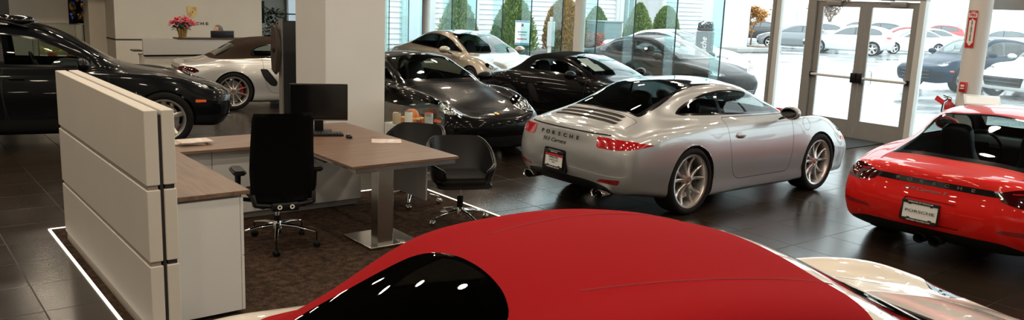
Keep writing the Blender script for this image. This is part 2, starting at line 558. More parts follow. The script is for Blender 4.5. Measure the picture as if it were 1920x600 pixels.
def make_wheel(root, name, x, y, r, R, w, style, n, mrim, mtyre, mcap, caliper=None, lod=0):
    """wheel part with tyre, brake disc, caliper and hub cap; y < 0 faces the right side"""
    q = 1 if y > 0 else -1
    rot = (0, 0, 0) if q > 0 else (0, 0, PI)
    key = (R, w, style, n, r, mrim.name)
    if key not in make_wheel.cache:
        bm = rim_mesh(R, w, style, n)
        rim = bpy.data.meshes.new('wheel')
        bm.normal_update()
        for f in bm.faces: f.smooth = True
        for e in bm.edges:
            if len(e.link_faces) == 2: e.smooth = e.calc_face_angle(0.) < .7
        bm.to_mesh(rim); bm.free(); rim.materials.append(mrim)
        bm = bmesh.new(); Ry = Matrix.Rotation(-PI/2, 4, 'X'); h = w/2
        lathe(bm, [(R*.985, -h*.9), (R*1.12, -h*1.03), (r*.95, -h*1.0), (r*.985, -h*.88), (r, -h*.6), (r, h*.6), (r*.985, h*.88), (r*.95, h*1.0), (R*1.12, h*1.03), (R*1.03, h*.97), (R*1.0, h*.85)], 56, Ry)
        bm.normal_update()
        ty = bpy.data.meshes.new('tyre')
        for f in bm.faces: f.smooth = True
        bm.to_mesh(ty); bm.free(); ty.materials.append(mtyre)
        bm = bmesh.new()
        lathe(bm, [(R*.2, -.01), (R*.72, -.01), (R*.72, .012), (R*.2, .012)], 36, Ry, close=True)
        dk = bpy.data.meshes.new('brake_disc'); bm.to_mesh(bm_ := dk); bm.free(); dk.materials.append(mat('brake steel', (.35, .34, .33), .35, 1.))
        bm = bmesh.new(); y0 = h*.72
        lathe(bm, [(0, y0+.002), (R*.085, y0), (R*.1, y0-.01), (R*.1, y0-.02)], 20, Ry)
        cp = bpy.data.meshes.new('hub_cap'); bm.to_mesh(cp); bm.free(); cp.materials.append(mcap)
        make_wheel.cache[key] = (rim, ty, dk, cp)
    rim, ty, dk, cp = make_wheel.cache[key]
    o = link(name, rim, None, root, (x, y, r), rot)
    link('tyre', ty, None, o)
    if lod == 0:
        link('brake_disc', dk, None, o)
        link('hub_cap', cp, None, o)
        if caliper is not None:
            bm = bmesh.new()
            for k in range(7):
                pass
            pts = [(R*.62*math.cos(a), R*.62*math.sin(a)) for a in np.linspace(2.5, 3.6, 7)]
            tube(bm, [(p[0], .01, p[1]) for p in pts], R*.13, 8, flat=1.)
            build('brake_caliper', bm, caliper, o, 60)
    return o
make_wheel.cache = {}
def wheels(root, wb, rr, rf, Rr, Rf, yr, yf, w, style, n, mrim, mtyre, mcap, caliper=None, lod=0, steer=0.):
    for x, r, R, y in ((0, rr, Rr, yr), (wb, rf, Rf, yf)):
        for q in (1, -1):
            o = make_wheel(root, 'wheel', x, q*(y-w/2), r, R, w, style, n, mrim, mtyre, mcap, caliper, lod)

# ------------------------------------------------------------------ cabin pieces
def seat_mesh(bm, x, y, z, w=.5, back=.62):
    """bucket seat facing +x with an integrated headrest"""
    box(bm, (x, y, z+.08), (.52, w, .17), .06, 3)
    for q in (-1, 1): box(bm, (x, y+q*w*.45, z+.14), (.46, .09, .12), .04, 2)
    R = Matrix.Rotation(-.32, 3, 'Y')
    bx = x-.30
    t = bmesh.new()
    outl = rpoly([(-w*.44, 0), (w*.44, 0), (w*.50, back*.55), (w*.30, back*.86), (w*.27, back+.20), (-w*.27, back+.20), (-w*.30, back*.86), (-w*.50, back*.55)], [.05, .05, .12, .08, .09, .09, .08, .12], 4)
    prism(t, outl, -.06, .07, 'x')
    bmesh.ops.bevel(t, geom=[e for e in t.edges if abs(e.verts[0].co.x-e.verts[1].co.x) < 1e-5], offset=.035, segments=3, affect='EDGES', profile=.5)
    t.transform(Matrix.Translation((bx+.08, y, z+.10)) @ R.to_4x4())
    merge(bm, t)
def cabin(root, sx, sy, sz, dash_x, dash_z, wheel_y, width, m_seat, m_dark, rear=None, m_rim=None):
    for q in (1, -1):
        bm = bmesh.new(); seat_mesh(bm, sx, q*sy, sz); build('seat', bm, m_seat, root, 50)
    if rear is not None:
        for q in (1, -1):
            bm = bmesh.new(); seat_mesh(bm, rear[0], q*rear[1], rear[2], .46, .5); build('rear_seat', bm, m_seat, root, 50)
    bm = bmesh.new()
    prof = rpoly([(dash_x+.55, dash_z-.02), (dash_x+.05, dash_z+.015), (dash_x-.10, dash_z-.04), (dash_x-.12, dash_z-.2), (dash_x+.05, dash_z-.45), (dash_x+.6, dash_z-.5)], .04, 3)
    prism(bm, prof, -width, width, 'y')
    build('dashboard', bm, m_dark, root, 40)
    bm = bmesh.new(); c = Vector((dash_x-.28, wheel_y, dash_z-.06)); R = Matrix.Rotation(PI/2-.38, 4, 'Y')
    M = Matrix.Translation(c) @ R
    lathe(bm, [(.185+.016*math.cos(a), .016*math.sin(a)) for a in np.linspace(0, 2*PI, 9)[:-1]], 30, M, close=True)
    t = bmesh.new(); box(t, (0, 0, .0), (.13, .15, .04), .015); 
    for a in (0, PI): box(t, (0, .12*math.cos(a), 0), (.035, .13, .012), .004)
    box(t, (.1, 0, 0), (.14, .03, .012), .004)
    merge(bm, t, None, M)
    build('steering_wheel', bm, m_dark, root, 40)
    bm = bmesh.new()
    box(bm, (sx+.1, 0, sz-.02), (2.0, width*2-.05, .05), .01)
    box(bm, (sx+.25, 0, sz+.14), (.9, .22, .22), .05)
    build('cabin_floor', bm, m_dark, root, 40)
def mirror(root, x, y, z, q, m_paint, m_glass, m_black, s=1., sw=.26):
    bm = bmesh.new()
    t = bmesh.new(); bmesh.ops.create_uvsphere(t, u_segments=18, v_segments=12, radius=1.)
    for v in t.verts:
        v.co.x = max(v.co.x, -.35)
        v.co.z *= (1.+.15*v.co.y*q)
    t.transform(Matrix.Translation((x, y, z)) @ Matrix.Diagonal((.085*s, .125*s, .072*s, 1)))
    merge(bm, t)
    o = build('door_mirror', bm, m_paint, root, 50)
    bm = bmesh.new(); tube(bm, [(x+.01, y-q*.06*s, z-.05*s), (x+.03, y-q*.15*s, z-.085*s)], [.03*s, .022*s], 8, flat=.6)
    build('mirror_arm', bm, m_black, o, 50)
    bm = bmesh.new(); ball(bm, (x-.036*s, y, z), (.006*s, .098*s, .054*s), 16, 8); build('mirror_glass', bm, m_glass, o, 60)
    return o
def exhaust(root, x, y, z, rx, rz, m, L=.16, name='exhaust_tip'):
    bm = bmesh.new()
    M = Matrix.Translation((x, y, z)) @ Matrix.Rotation(-PI/2, 4, 'Y') @ Matrix.Diagonal((rz, rx, 1, 1))
    lathe(bm, [(.8, -L), (1, -L*.9), (1, 0), (.96, .006), (.88, 0), (.84, -.02), (.82, -L*.9), (0, -L*.9)], 24, M)
    bmesh.ops.recalc_face_normals(bm, faces=list(bm.faces))
    return build(name, bm, m, root, 50)
def crest_disc(root, p, n, up, w, m_gold, m_red, m_black, name='emblem'):
    """small shield badge with striped quarters and a dark centre figure"""
    n = Vector(n).normalized(); up = Vector(up); up = (up-n*up.dot(n)).normalized(); x = up.cross(n)
    M = frame_M(Vector(p), x, up)
    h = w*1.25
    bm = bmesh.new()
    sh = [(-.5, .42), (-.25, .5), (0, .46), (.25, .5), (.5, .42), (.5, 0), (.4, -.28), (.18, -.45), (0, -.5), (-.18, -.45), (-.4, -.28), (-.5, 0)]
    prism(bm, [(a*w, b*h) for a, b in sh], 0, .003*w/.05, 'z', 0, M)
    d = .004*w/.05
    for k in range(3):
        prism(bm, [(w*.06, h*(.12+.1*k)), (w*.42, h*(.12+.1*k)), (w*.42, h*(.165+.1*k)), (w*.06, h*(.165+.1*k))], 0, d, 'z', 1, M)
        prism(bm, [(-w*.38+k*.03*w, -h*(.08+.1*k)), (-w*.06, -h*(.08+.1*k)), (-w*.06, -h*(.125+.1*k)), (-w*.36+k*.03*w, -h*(.125+.1*k))], 0, d, 'z', 1, M)
    prism(bm, [(a*w*.36, b*h*.36) for a, b in sh], 0, d*1.15, 'z', 0, M)
    prism(bm, [(-.05*w, -.1*h), (.04*w, -.1*h), (.06*w, .0), (.02*w, .1*h), (-.05*w, .08*h), (-.01*w, .02*h)], 0, d*1.35, 'z', 2, M)
    return build(name, bm, [m_gold, m_red, m_black], root)
def plate(root, p, n, w, h, m_plate, m_frame, lines, tm, top_red=None):
    """licence plate with a dark frame, its lettering lines = [(text, dy, size, sx, material)]"""
    n = Vector(n).normalized(); up = Vector((0, 0, 1)); up = (up-n*up.dot(n)).normalized(); x = up.cross(n)
    M = frame_M(Vector(p), x, up)
    bm = bmesh.new(); t = bmesh.new(); box(t, (0, 0, 0), (w, h, .004), 0); merge(bm, t, None, M)
    o = build('licence_plate', bm, m_plate, root)
    bm = bmesh.new(); e = .014
    for c, s in (((0, h/2-.004, .002), (w+e, .03, .012)), ((0, -h/2+.004, .002), (w+e, .028, .012)), ((w/2, 0, .002), (e, h+e, .012)), ((-w/2, 0, .002), (e, h+e, .012))):
        t = bmesh.new(); box(t, c, s, .003); merge(bm, t, None, M)
    for sx_ in (-1, 1):
        for sy_ in (-1, 1):
            t = bmesh.new(); box(t, (sx_*w*.3, sy_*h*.40, .002), (.028, .02, .012), .004); merge(bm, t, None, M)
    build('plate_frame', bm, m_frame, o, 40)
    for tx, dy, size, sx, m in lines:
        text_mesh('plate_lettering', tx, size, m, o, sx, .0006, M @ Matrix.Translation((0, dy, .0085 if m is tm else .004)))
    return o

# ------------------------------------------------------------------ shared car materials
m_tyre = mat('tyre rubber', (.008, .008, .0085), .8, spec=.2, bump=.2, bscale=60)
m_rim = mat('silver wheel paint', (.62, .61, .59), .28, .85, .4)
m_rimdark = mat('grey wheel paint', (.22, .22, .23), .3, .8, .4)
m_cap = mat('wheel centre badge', (.35, .12, .06), .35, .4, .4)
m_chrome = mat('chrome', (.78, .78, .77), .06, 1.)
m_steel = mat('brushed steel', (.55, .53, .50), .22, 1.)
m_black = mat('gloss black trim', (.006, .006, .007), .12, 0., .6)
m_satin = mat('satin black plastic', (.007, .007, .0075), .5, spec=.2)
m_gap = mat('panel gap', (.004, .004, .004), .8)
m_liner = mat('wheel well lining', (.006, .006, .006), .9)
m_cabin = mat('dark cabin trim', (.008, .0085, .009), .6, spec=.2, bump=.15, bscale=200)
m_seat = mat('black seat leather', (.009, .009, .0095), .45, spec=.3, bump=.15, bscale=150)
m_cabinl = mat('cabin lining', (.012, .012, .012), .8)
m_cglass = glass('car window glass', (.60, .67, .65), 1.)
m_cglass_dark = glass('dark rear glass', (.16, .19, .19), 1.)
m_roofglass = mat('black glass roof', (.006, .006, .007), .03, 0., 1.)
m_tail = mat('red tail lamp lens', (.42, .006, .012), .12, 0., 1., noise=.35, nscale=30)
m_taildark = mat('smoked tail lamp lens', (.035, .002, .003), .06, 0., 1.)
m_reflector = mat('dark red reflector', (.22, .006, .008), .15, 0., .8)
m_amber = mat('orange side marker', (.75, .12, .02), .15, 0., .8)
m_lens = glass('lamp cover glass', (.86, .90, .90), 1.)
m_lampbowl = mat('lamp bowl', (.42, .42, .42), .16, .95)
m_mirror = mat('mirror glass', (.10, .10, .11), .04, 1.)
m_gold = mat('badge gold', (.72, .47, .14), .3, .9)
m_badred = mat('badge red', (.45, .02, .02), .4)
m_white = mat('paper white', (.82, .82, .80), .6)
m_letter = mat('dark chrome lettering', (.10, .095, .09), .25, .9)
m_plate = mat('dealer plate white', (.72, .73, .72), .4)
m_frame = mat('plate frame black', (.01, .01, .01), .3)
m_wiper = mat('wiper black', (.008, .008, .008), .5)

def headlamp(o, bowl_c, r, rings, d=(1, 0, 0)):
    """projector lamps inside a lamp housing"""
    bm = bmesh.new(); d = Vector(d).normalized()
    q = d.to_track_quat('Z', 'Y').to_matrix().to_4x4()
    for c, rr in rings:
        M = Matrix.Translation(c) @ q
        lathe(bm, [(rr, .0), (rr*1.12, .012), (rr*1.2, .0), (rr*1.2, -.05)], 20, M)
        lathe(bm, [(0, .018), (rr*.45, .012), (rr*.7, -.004), (rr*.98, -.012)], 20, M)
    bmesh.ops.recalc_face_normals(bm, faces=list(bm.faces))
    return build('headlamp_bulb', bm, m_chrome, o, 50)

# ------------------------------------------------------------------ rear engined coupe and its soft top sister
ST_911 = [
 # x     yb   zb    yw   zw    ys   zs    yg   zg     yr   zr    zc
 (-.80, .80, .28, .872, .56, .81, .790, .64, .865, .36, .900, .908),
 (-.50, .83, .24, .898, .60, .845, .835, .64, .930, .41, 1.000, 1.022),
 (-.15, .86, .19, .905, .62, .845, .855, .645, .955, .47, 1.095, 1.140),
 (.20, .87, .17, .902, .62, .835, .862, .675, .965, .525, 1.185, 1.245),
 (.55, .85, .16, .880, .60, .815, .850, .705, .945, .555, 1.222, 1.290),
 (.90, .83, .16, .866, .58, .805, .835, .722, .930, .567, 1.222, 1.298),
 (1.25, .82, .16, .862, .57, .800, .830, .730, .920, .575, 1.175, 1.262),
 (1.55, .82, .16, .862, .57, .800, .832, .730, .912, .600, 1.065, 1.150),
 (1.85, .83, .16, .868, .57, .802, .846, .720, .905, .640, .950, 1.015),
 (2.05, .84, .17, .876, .57, .800, .860, .690, .878, .50, .905, .915),
 (2.25, .85, .18, .884, .57, .785, .868, .640, .845, .38, .862, .866),
 (2.50, .85, .19, .886, .57, .760, .862, .590, .806, .33, .814, .816),
 (2.80, .83, .19, .868, .55, .720, .815, .545, .748, .30, .752, .754),
 (3.05, .78, .18, .825, .52, .665, .735, .500, .682, .27, .684, .686),
]
TAIL_911 = [(-.80, .25), (-.97, .27), (-1.06, .38), (-1.095, .56), (-1.060, .72), (-1.015, .858), (-.90, .878), (-.85, .895), (-.80, .908)]
NOSE_911 = [(3.20, .17), (3.34, .18), (3.425, .30), (3.445, .47), (3.41, .565), (3.33, .612), (3.24, .645), (3.15, .668), (3.05, .686)]

def shell_911(hi=1.2, roof=None):
    sp = dict(st=ST_911, tail=TAIL_911, nose=NOSE_911, tn=2.45, nn=2.3)
    if roof: sp['st'] = [roof(r) for r in ST_911]
    return Shell(sp, hi)
def cut_911_common(s):
    # doors, sills
    door = rpoly([(.74, .29), (.66, .60), (.64, .94), (1.90, .925), (1.88, .60), (1.82, .29)], [.16, .1, .02, .02, .1, .10], 5)
    s.gap('door', door, s.side, .006, only=['paint'], nmin=.0)
    # front lid
    s.gap('hood', rpoly([(2.02, -.66), (2.02, .66), (2.55, .565), (3.12, .40), (3.12, -.40), (2.55, -.565)], [.06, .06, .3, .12, .12, .3], 5), s.top, .005, only=['paint'], nmin=.3)
    # fuel flap on the right front wing
    s.gap('fuel_flap', ell(2.17, .80, .078, .070, 20), lambda n, p, **k: s.side(n, p, -1, **k), .004, only=['paint'])
def lights_911(s, hl=((3.0, .645, .72), (.62, .28, .72))):
    s.both('tail_lamp', rpoly([(.20, .062), (.21, -.045), (.0, -.055), (-.22, -.028), (-.37, .004), (-.2, .034)], [.02, .03, .1, .06, .01, .06], 4), (-.93, .66, .75), (-.80, .62, .05), only=['paint'])
    s.both('reflector', rpoly([(-.12, .028), (.10, .012), (.14, -.02), (-.10, -.03)], .02, 3), (-.96, .62, .395), (-.85, .52, 0), only=['paint'])
    s.both('headlamp', ell(0, 0, .125, .155, 22), hl[0], hl[1], only=['paint'])
    s.side('side_marker', rpoly([(3.02, .56), (3.02, .60), (3.14, .59), (3.14, .555)], .01, 2), only=['paint'])
def car_911(name, m_paint, hi=1.3, plate_fn=None, lod=0):
    root = empty(name)
    s = shell_911(hi)
    cut_911_common(s)
    lights_911(s)
    # side glass with a black surround
    dlo = [(1.80, .935), (1.62, 1.03), (1.40, 1.12), (1.18, 1.178), (.95, 1.203), (.70, 1.203), (.45, 1.175), (.22, 1.115), (.05, 1.045), (-.03, .992), (.05, .975), (.55, .962), (1.20, .948)]
    dlo = rpoly(dlo, [.01, .06, .06, .06, .06, .06, .06, .06, .05, .02, .03, .05, .05], 2)
    s.side('window_trim', dlo, only=['paint', 'gap', 'door'])
    inn = inset(dlo, .022)
    bpx = lambda z: .66+(z-.95)*.10
    s.side('side_window', [p for p in clip_half(inn, (.70, .9), (.62, 1.3), True)], only=['window_trim'])
    s.side('quarter_window', [p for p in clip_half(inn, (.655, .9), (.575, 1.3), False)], only=['window_trim'])
    # windscreen and rear window and the black glass roof, all seen from above
    s.top('windscreen_trim', rpoly([(1.14, -.515), (1.14, .515), (1.60, .590), (1.98, .655), (2.03, .35), (2.045, 0), (2.03, -.35), (1.98, -.655), (1.60, -.59)], .02, 2), only=['paint'], nmin=.2)
    s.top('windscreen', rpoly([(1.17, -.49), (1.17, .49), (1.60, .565), (1.90, .620), (1.96, .35), (1.975, 0), (1.96, -.35), (1.90, -.62), (1.60, -.565)], .03, 2), only=['windscreen_trim'], nmin=.2)
    s.top('roof_glass', rpoly([(.42, -.475), (.42, .475), (.80, .50), (1.155, .50), (1.155, -.50), (.80, -.50)], .03, 2), only=['paint'], nmin=.4)
    s.top('rear_window_trim', rpoly([(-.50, -.52), (-.46, -.535), (.10, -.485), (.42, -.475), (.42, .475), (.10, .485), (-.46, .535), (-.50, .52), (-.53, .25), (-.54, 0), (-.53, -.25)], .015, 2), only=['paint'], nmin=.3)
    s.top('rear_window', rpoly([(-.48, -.48), (.10, -.45), (.38, -.44), (.38, .44), (.10, .45), (-.48, .48), (-.51, .2), (-.51, -.2)], .04, 3), only=['rear_window_trim'], nmin=.3)
    # engine lid with its three long slots
    s.gap('engine_lid', rpoly([(-.555, -.60), (-.555, .60), (-.80, .60), (-.92, .40), (-.945, 0), (-.92, -.40), (-.80, -.60)], .06, 3), s.top, .006, only=['paint'], nmin=.2)
    for k, (x0, hw) in enumerate(((-.60, .44), (-.67, .46), (-.74, .47))):
        s.top('vent_slot', rpoly([(x0+.020, -hw), (x0+.020, hw), (x0-.026, hw-.02), (x0-.026, -hw+.02)], .006, 2), only=['engine_lid'], nmin=.1)
    # spoiler gap line under the deck edge, lower valance, exhaust cut outs
    s.rear('deck_seam', rpoly([(-.66, .765), (-.66, .78), (0, .808), (.66, .78), (.66, .765), (0, .794)], .004, 2)[:] if False else [(-.62, .7720), (0, .7990), (.62, .7720), (.62, .7800), (0, .8080), (-.62, .7800)] if False else [(-.60, .822), (.60, .822), (.60, .836), (-.60, .836)], only=['paint'], nmin=.1)
    s.rear('valance', rpoly([(-.66, .20), (.66, .20), (.62, .335), (.40, .372), (-.40, .372), (-.62, .335)], [.03, .03, .1, .1, .1, .1], 4), only=['paint'], nmin=-.3)
    s.front('intake', rpoly([(-.36, .22), (.36, .22), (.42, .33), (-.42, .33)], .03, 3), only=['paint'])
    for q in (1, -1):
        s.front('intake', rpoly([(q*.50, .22), (q*.74, .24), (q*.76, .36), (q*.50, .36)], .04, 3), only=['paint'])
    s.arches([(0, .345, .368, .55), (2.45, .338, .362, .55)])
    D = {'paint': ('body_shell', m_paint, None), 'gap': ('panel_gap', m_gap, None), 'liner': ('wheel_well', m_liner, None), 'del': None,
         'door': ('door', m_paint, None), 'hood': ('hood', m_paint, None), 'fuel_flap': ('fuel_flap', m_paint, None), 'engine_lid': ('engine_lid', m_paint, None),
         'tail_lamp': ('tail_lamp', m_tail, None), 'reflector': ('reflector', m_reflector, None), 'headlamp': ('headlamp', m_lens, None), 'side_marker': ('side_marker', m_amber, None),
         'window_trim': ('window_trim', m_black, None), 'side_window': ('side_window', m_cglass, None), 'quarter_window': ('quarter_window', m_cglass_dark, None),
         'windscreen_trim': ('windscreen_trim', m_black, None), 'windscreen': ('windscreen', m_cglass, None), 'roof_glass': ('roof_panel', m_roofglass, None),
         'rear_window_trim': ('rear_window_trim', m_black, None), 'rear_window': ('rear_window', m_cglass_dark, None), 'vent_slot': ('vent_slot', m_gap, 'engine_lid'),
         'deck_seam': ('deck_seam', m_gap, None), 'valance': ('rear_valance', m_satin, None), 'intake': ('front_intake', m_satin, None)}
    made = s.emit(root, D, lining=m_cabinl, inner=('paint', 'door', 'hood', 'roof_glass', 'engine_lid'), push={'vent_slot': -.004, 'tail_lamp': .004, 'side_marker': .003})
    for n in ('door', 'side_window', 'quarter_window', 'tail_lamp', 'reflector', 'headlamp', 'side_marker', 'window_trim'):
        if n in made: made[n] = split_sides(made[n])
    for o in made.get('headlamp', []):
        q = 1 if np.mean([v.co.y for v in o.data.vertices]) > 0 else -1
        bm = bmesh.new(); ball(bm, (2.96, q*.635, .66), (.12, .125, .10), 18, 12); build('lamp_bowl', bm, m_lampbowl, o, 60)
        headlamp(o, None, 0, [(Vector((3.03, q*.64, .70)), .055)], (.8, 0, .5))
    wheels(root, 2.45, .345, .338, .272, .264, .890, .872, .27, 'twin', 10, m_rim, m_tyre, m_cap, mat('brake caliper black', (.02, .02, .02), .4, .3), lod)
    cabin(root, .95, .36, .22, 1.42, .88, .36, .66, m_seat, m_cabin)
    for q in (1, -1): mirror(root, 1.62, q*.945, .965, q, m_paint, m_mirror, m_black)
    # door handles
    for q in (1, -1):
        h, n = s.hit((.86, q*2, .745), (0, -q, 0))
        bm = bmesh.new()
        ball(bm, (h.x, h.y-q*.004, h.z), (.100, .016, .040), 24, 10, mi=0); box(bm, (h.x, h.y+q*.010, h.z-.012), (.12, .012, .014), .004, 2, mi=1)
        box(bm, (h.x, h.y+q*.014, h.z+.006), (.145, .02, .026), .010, 3, mi=0)
        build('door_handle', bm, [m_paint, m_black], root, 50)
    for q in (1, -1): exhaust(root, -1.05, q*.54, .268, .088, .042, m_chrome)
    # lettering across the tail
    p, n = s.hit((-2, .10, .695), (1, 0, 0))
    def onrear(y, z):
        p, n = s.hit((-2, y, z), (1, 0, 0)); return p, n
    for k, ch in enumerate('PORSCHE'):
        y = .335-.092*k
        p, n = onrear(y, .757)
        text_mesh('lettering', ch, .052, m_letter, root, 1.45, .003, frame_M(p+n*.002, Vector((0, -1, 0)), Vector((0, 0, 1))-n*n.z), .001)
    p, n = onrear(.12, .690)
    text_mesh('script', '911 Carrera', .058, m_letter, root, 1.25, .002, frame_M(p+n*.004, Vector((0, -1, 0)), Vector((0, 0, 1))-n*n.z), .0, shear=.35)
    if plate_fn: plate_fn(root, onrear)
    bm = bmesh.new(); tube(bm, [(-.44, .02, .982), (-.40, .10, 1.01), (-.30, .36, 1.02)], [.012, .009, .006], 6); build('rear_wiper', bm, m_wiper, root, 50)
    return root, s
def clip_half(poly, a, b, right):
    """part of a polygon on one side of the line a-b"""
    out = []; n = len(poly)
    def sd(p):
        v = (b[0]-a[0])*(p[1]-a[1])-(b[1]-a[1])*(p[0]-a[0]); return -v if right else v
    for i in range(n):
        p, q = poly[i], poly[(i+1) % n]; sp, sq = sd(p), sd(q)
        if sp >= 0: out.append(p)
        if sp*sq < 0:
            t = sp/(sp-sq); out.append((p[0]+(q[0]-p[0])*t, p[1]+(q[1]-p[1])*t))
    return out

# ------------------------------------------------------------------ mid engined coupe and roadster
ST_MID = [
 (-.70, .80, .26, .868, .55, .815, .765, .64, .820, .36, .843, .850),
 (-.40, .84, .20, .895, .60, .845, .822, .64, .885, .42, .932, .950),
 (-.10, .87, .17, .902, .61, .845, .852, .655, .945, .47, 1.052, 1.092),
 (.20, .87, .17, .900, .62, .830, .858, .675, .955, .52, 1.172, 1.222),
 (.50, .85, .16, .876, .60, .812, .845, .705, .938, .55, 1.215, 1.278),
 (.80, .83, .16, .862, .58, .802, .832, .722, .925, .566, 1.222, 1.294),
 (1.10, .82, .16, .858, .57, .798, .828, .730, .916, .572, 1.192, 1.272),
 (1.40, .82, .16, .858, .57, .798, .830, .730, .908, .596, 1.100, 1.185),
 (1.70, .83, .16, .864, .57, .800, .842, .722, .902, .632, .992, 1.065),
 (1.93, .84, .17, .872, .57, .798, .858, .700, .882, .56, .922, .945),
 (2.18, .85, .18, .882, .57, .785, .868, .640, .842, .38, .862, .866),
 (2.475, .85, .19, .884, .57, .760, .860, .590, .800, .33, .805, .806),
 (2.80, .83, .19, .866, .55, .720, .810, .545, .738, .30, .740, .740),
 (3.06, .78, .18, .822, .52, .665, .725, .500, .668, .27, .670, .670)]
TAIL_MID = [(-.70, .20), (-.84, .22), (-.93, .34), (-.965, .51), (-.930, .67), (-.905, .800), (-.84, .824), (-.77, .838), (-.70, .850)]
NOSE_MID = [(3.22, .17), (3.36, .18), (3.43, .30), (3.445, .46), (3.41, .555), (3.33, .60), (3.25, .63), (3.16, .652), (3.06, .670)]
def soft_rows(st, rows):
    d = {r[0]: r for r in rows}
    return [d.get(r[0], r) for r in st]
SOFT_MID = soft_rows(ST_MID, [
 (-.40, .84, .20, .895, .60, .845, .822, .64, .860, .40, .880, .887),
 (-.10, .87, .18, .902, .62, .845, .862, .660, .925, .47, 1.005, 1.035),
 (.20, .87, .17, .900, .62, .830, .858, .690, .940, .545, 1.150, 1.195),
 (.50, .85, .16, .876, .60, .812, .845, .712, .932, .570, 1.210, 1.265),
 (.80, .83, .16, .862, .58, .802, .832, .726, .922, .575, 1.215, 1.282),
 (1.10, .82, .16, .858, .57, .798, .828, .732, .914, .575, 1.188, 1.258)])
SOFT_911 = soft_rows(ST_911, [
 (-.50, .83, .24, .898, .60, .850, .875, .66, .915, .40, .935, .945),
 (-.15, .86, .19, .905, .62, .850, .892, .655, .955, .47, 1.065, 1.100),
 (.20, .87, .17, .902, .62, .840, .885, .690, .985, .555, 1.205, 1.252),
 (.55, .85, .16, .880, .60, .815, .855, .712, .965, .590, 1.245, 1.308),
 (.90, .83, .16, .866, .58, .805, .835, .728, .945, .600, 1.240, 1.312),
 (1.25, .82, .16, .862, .57, .800, .830, .732, .925, .588, 1.182, 1.268)])
def softtop_cuts(s, x_rear, x_head, hw, win):
    """fabric hood: everything above the belt between the rear edge and the windscreen header; win = rear window polygon"""
    s.side('fabric', rpoly([(x_rear, .905), (x_rear+.10, 1.5), (x_head, 1.5), (x_head, .938), (.3, .925), (x_rear+.15, .900)], [.02]*6, 2), only=['paint', 'door', 'gap'], nmin=-1.1)
    s.top('rear_window_trim', rpoly(win, .10, 5), only=['fabric', 'paint'], nmin=.05)
    s.top('rear_window', rpoly(inset(ccw(win), .016), .09, 5), only=['rear_window_trim'], nmin=.05)
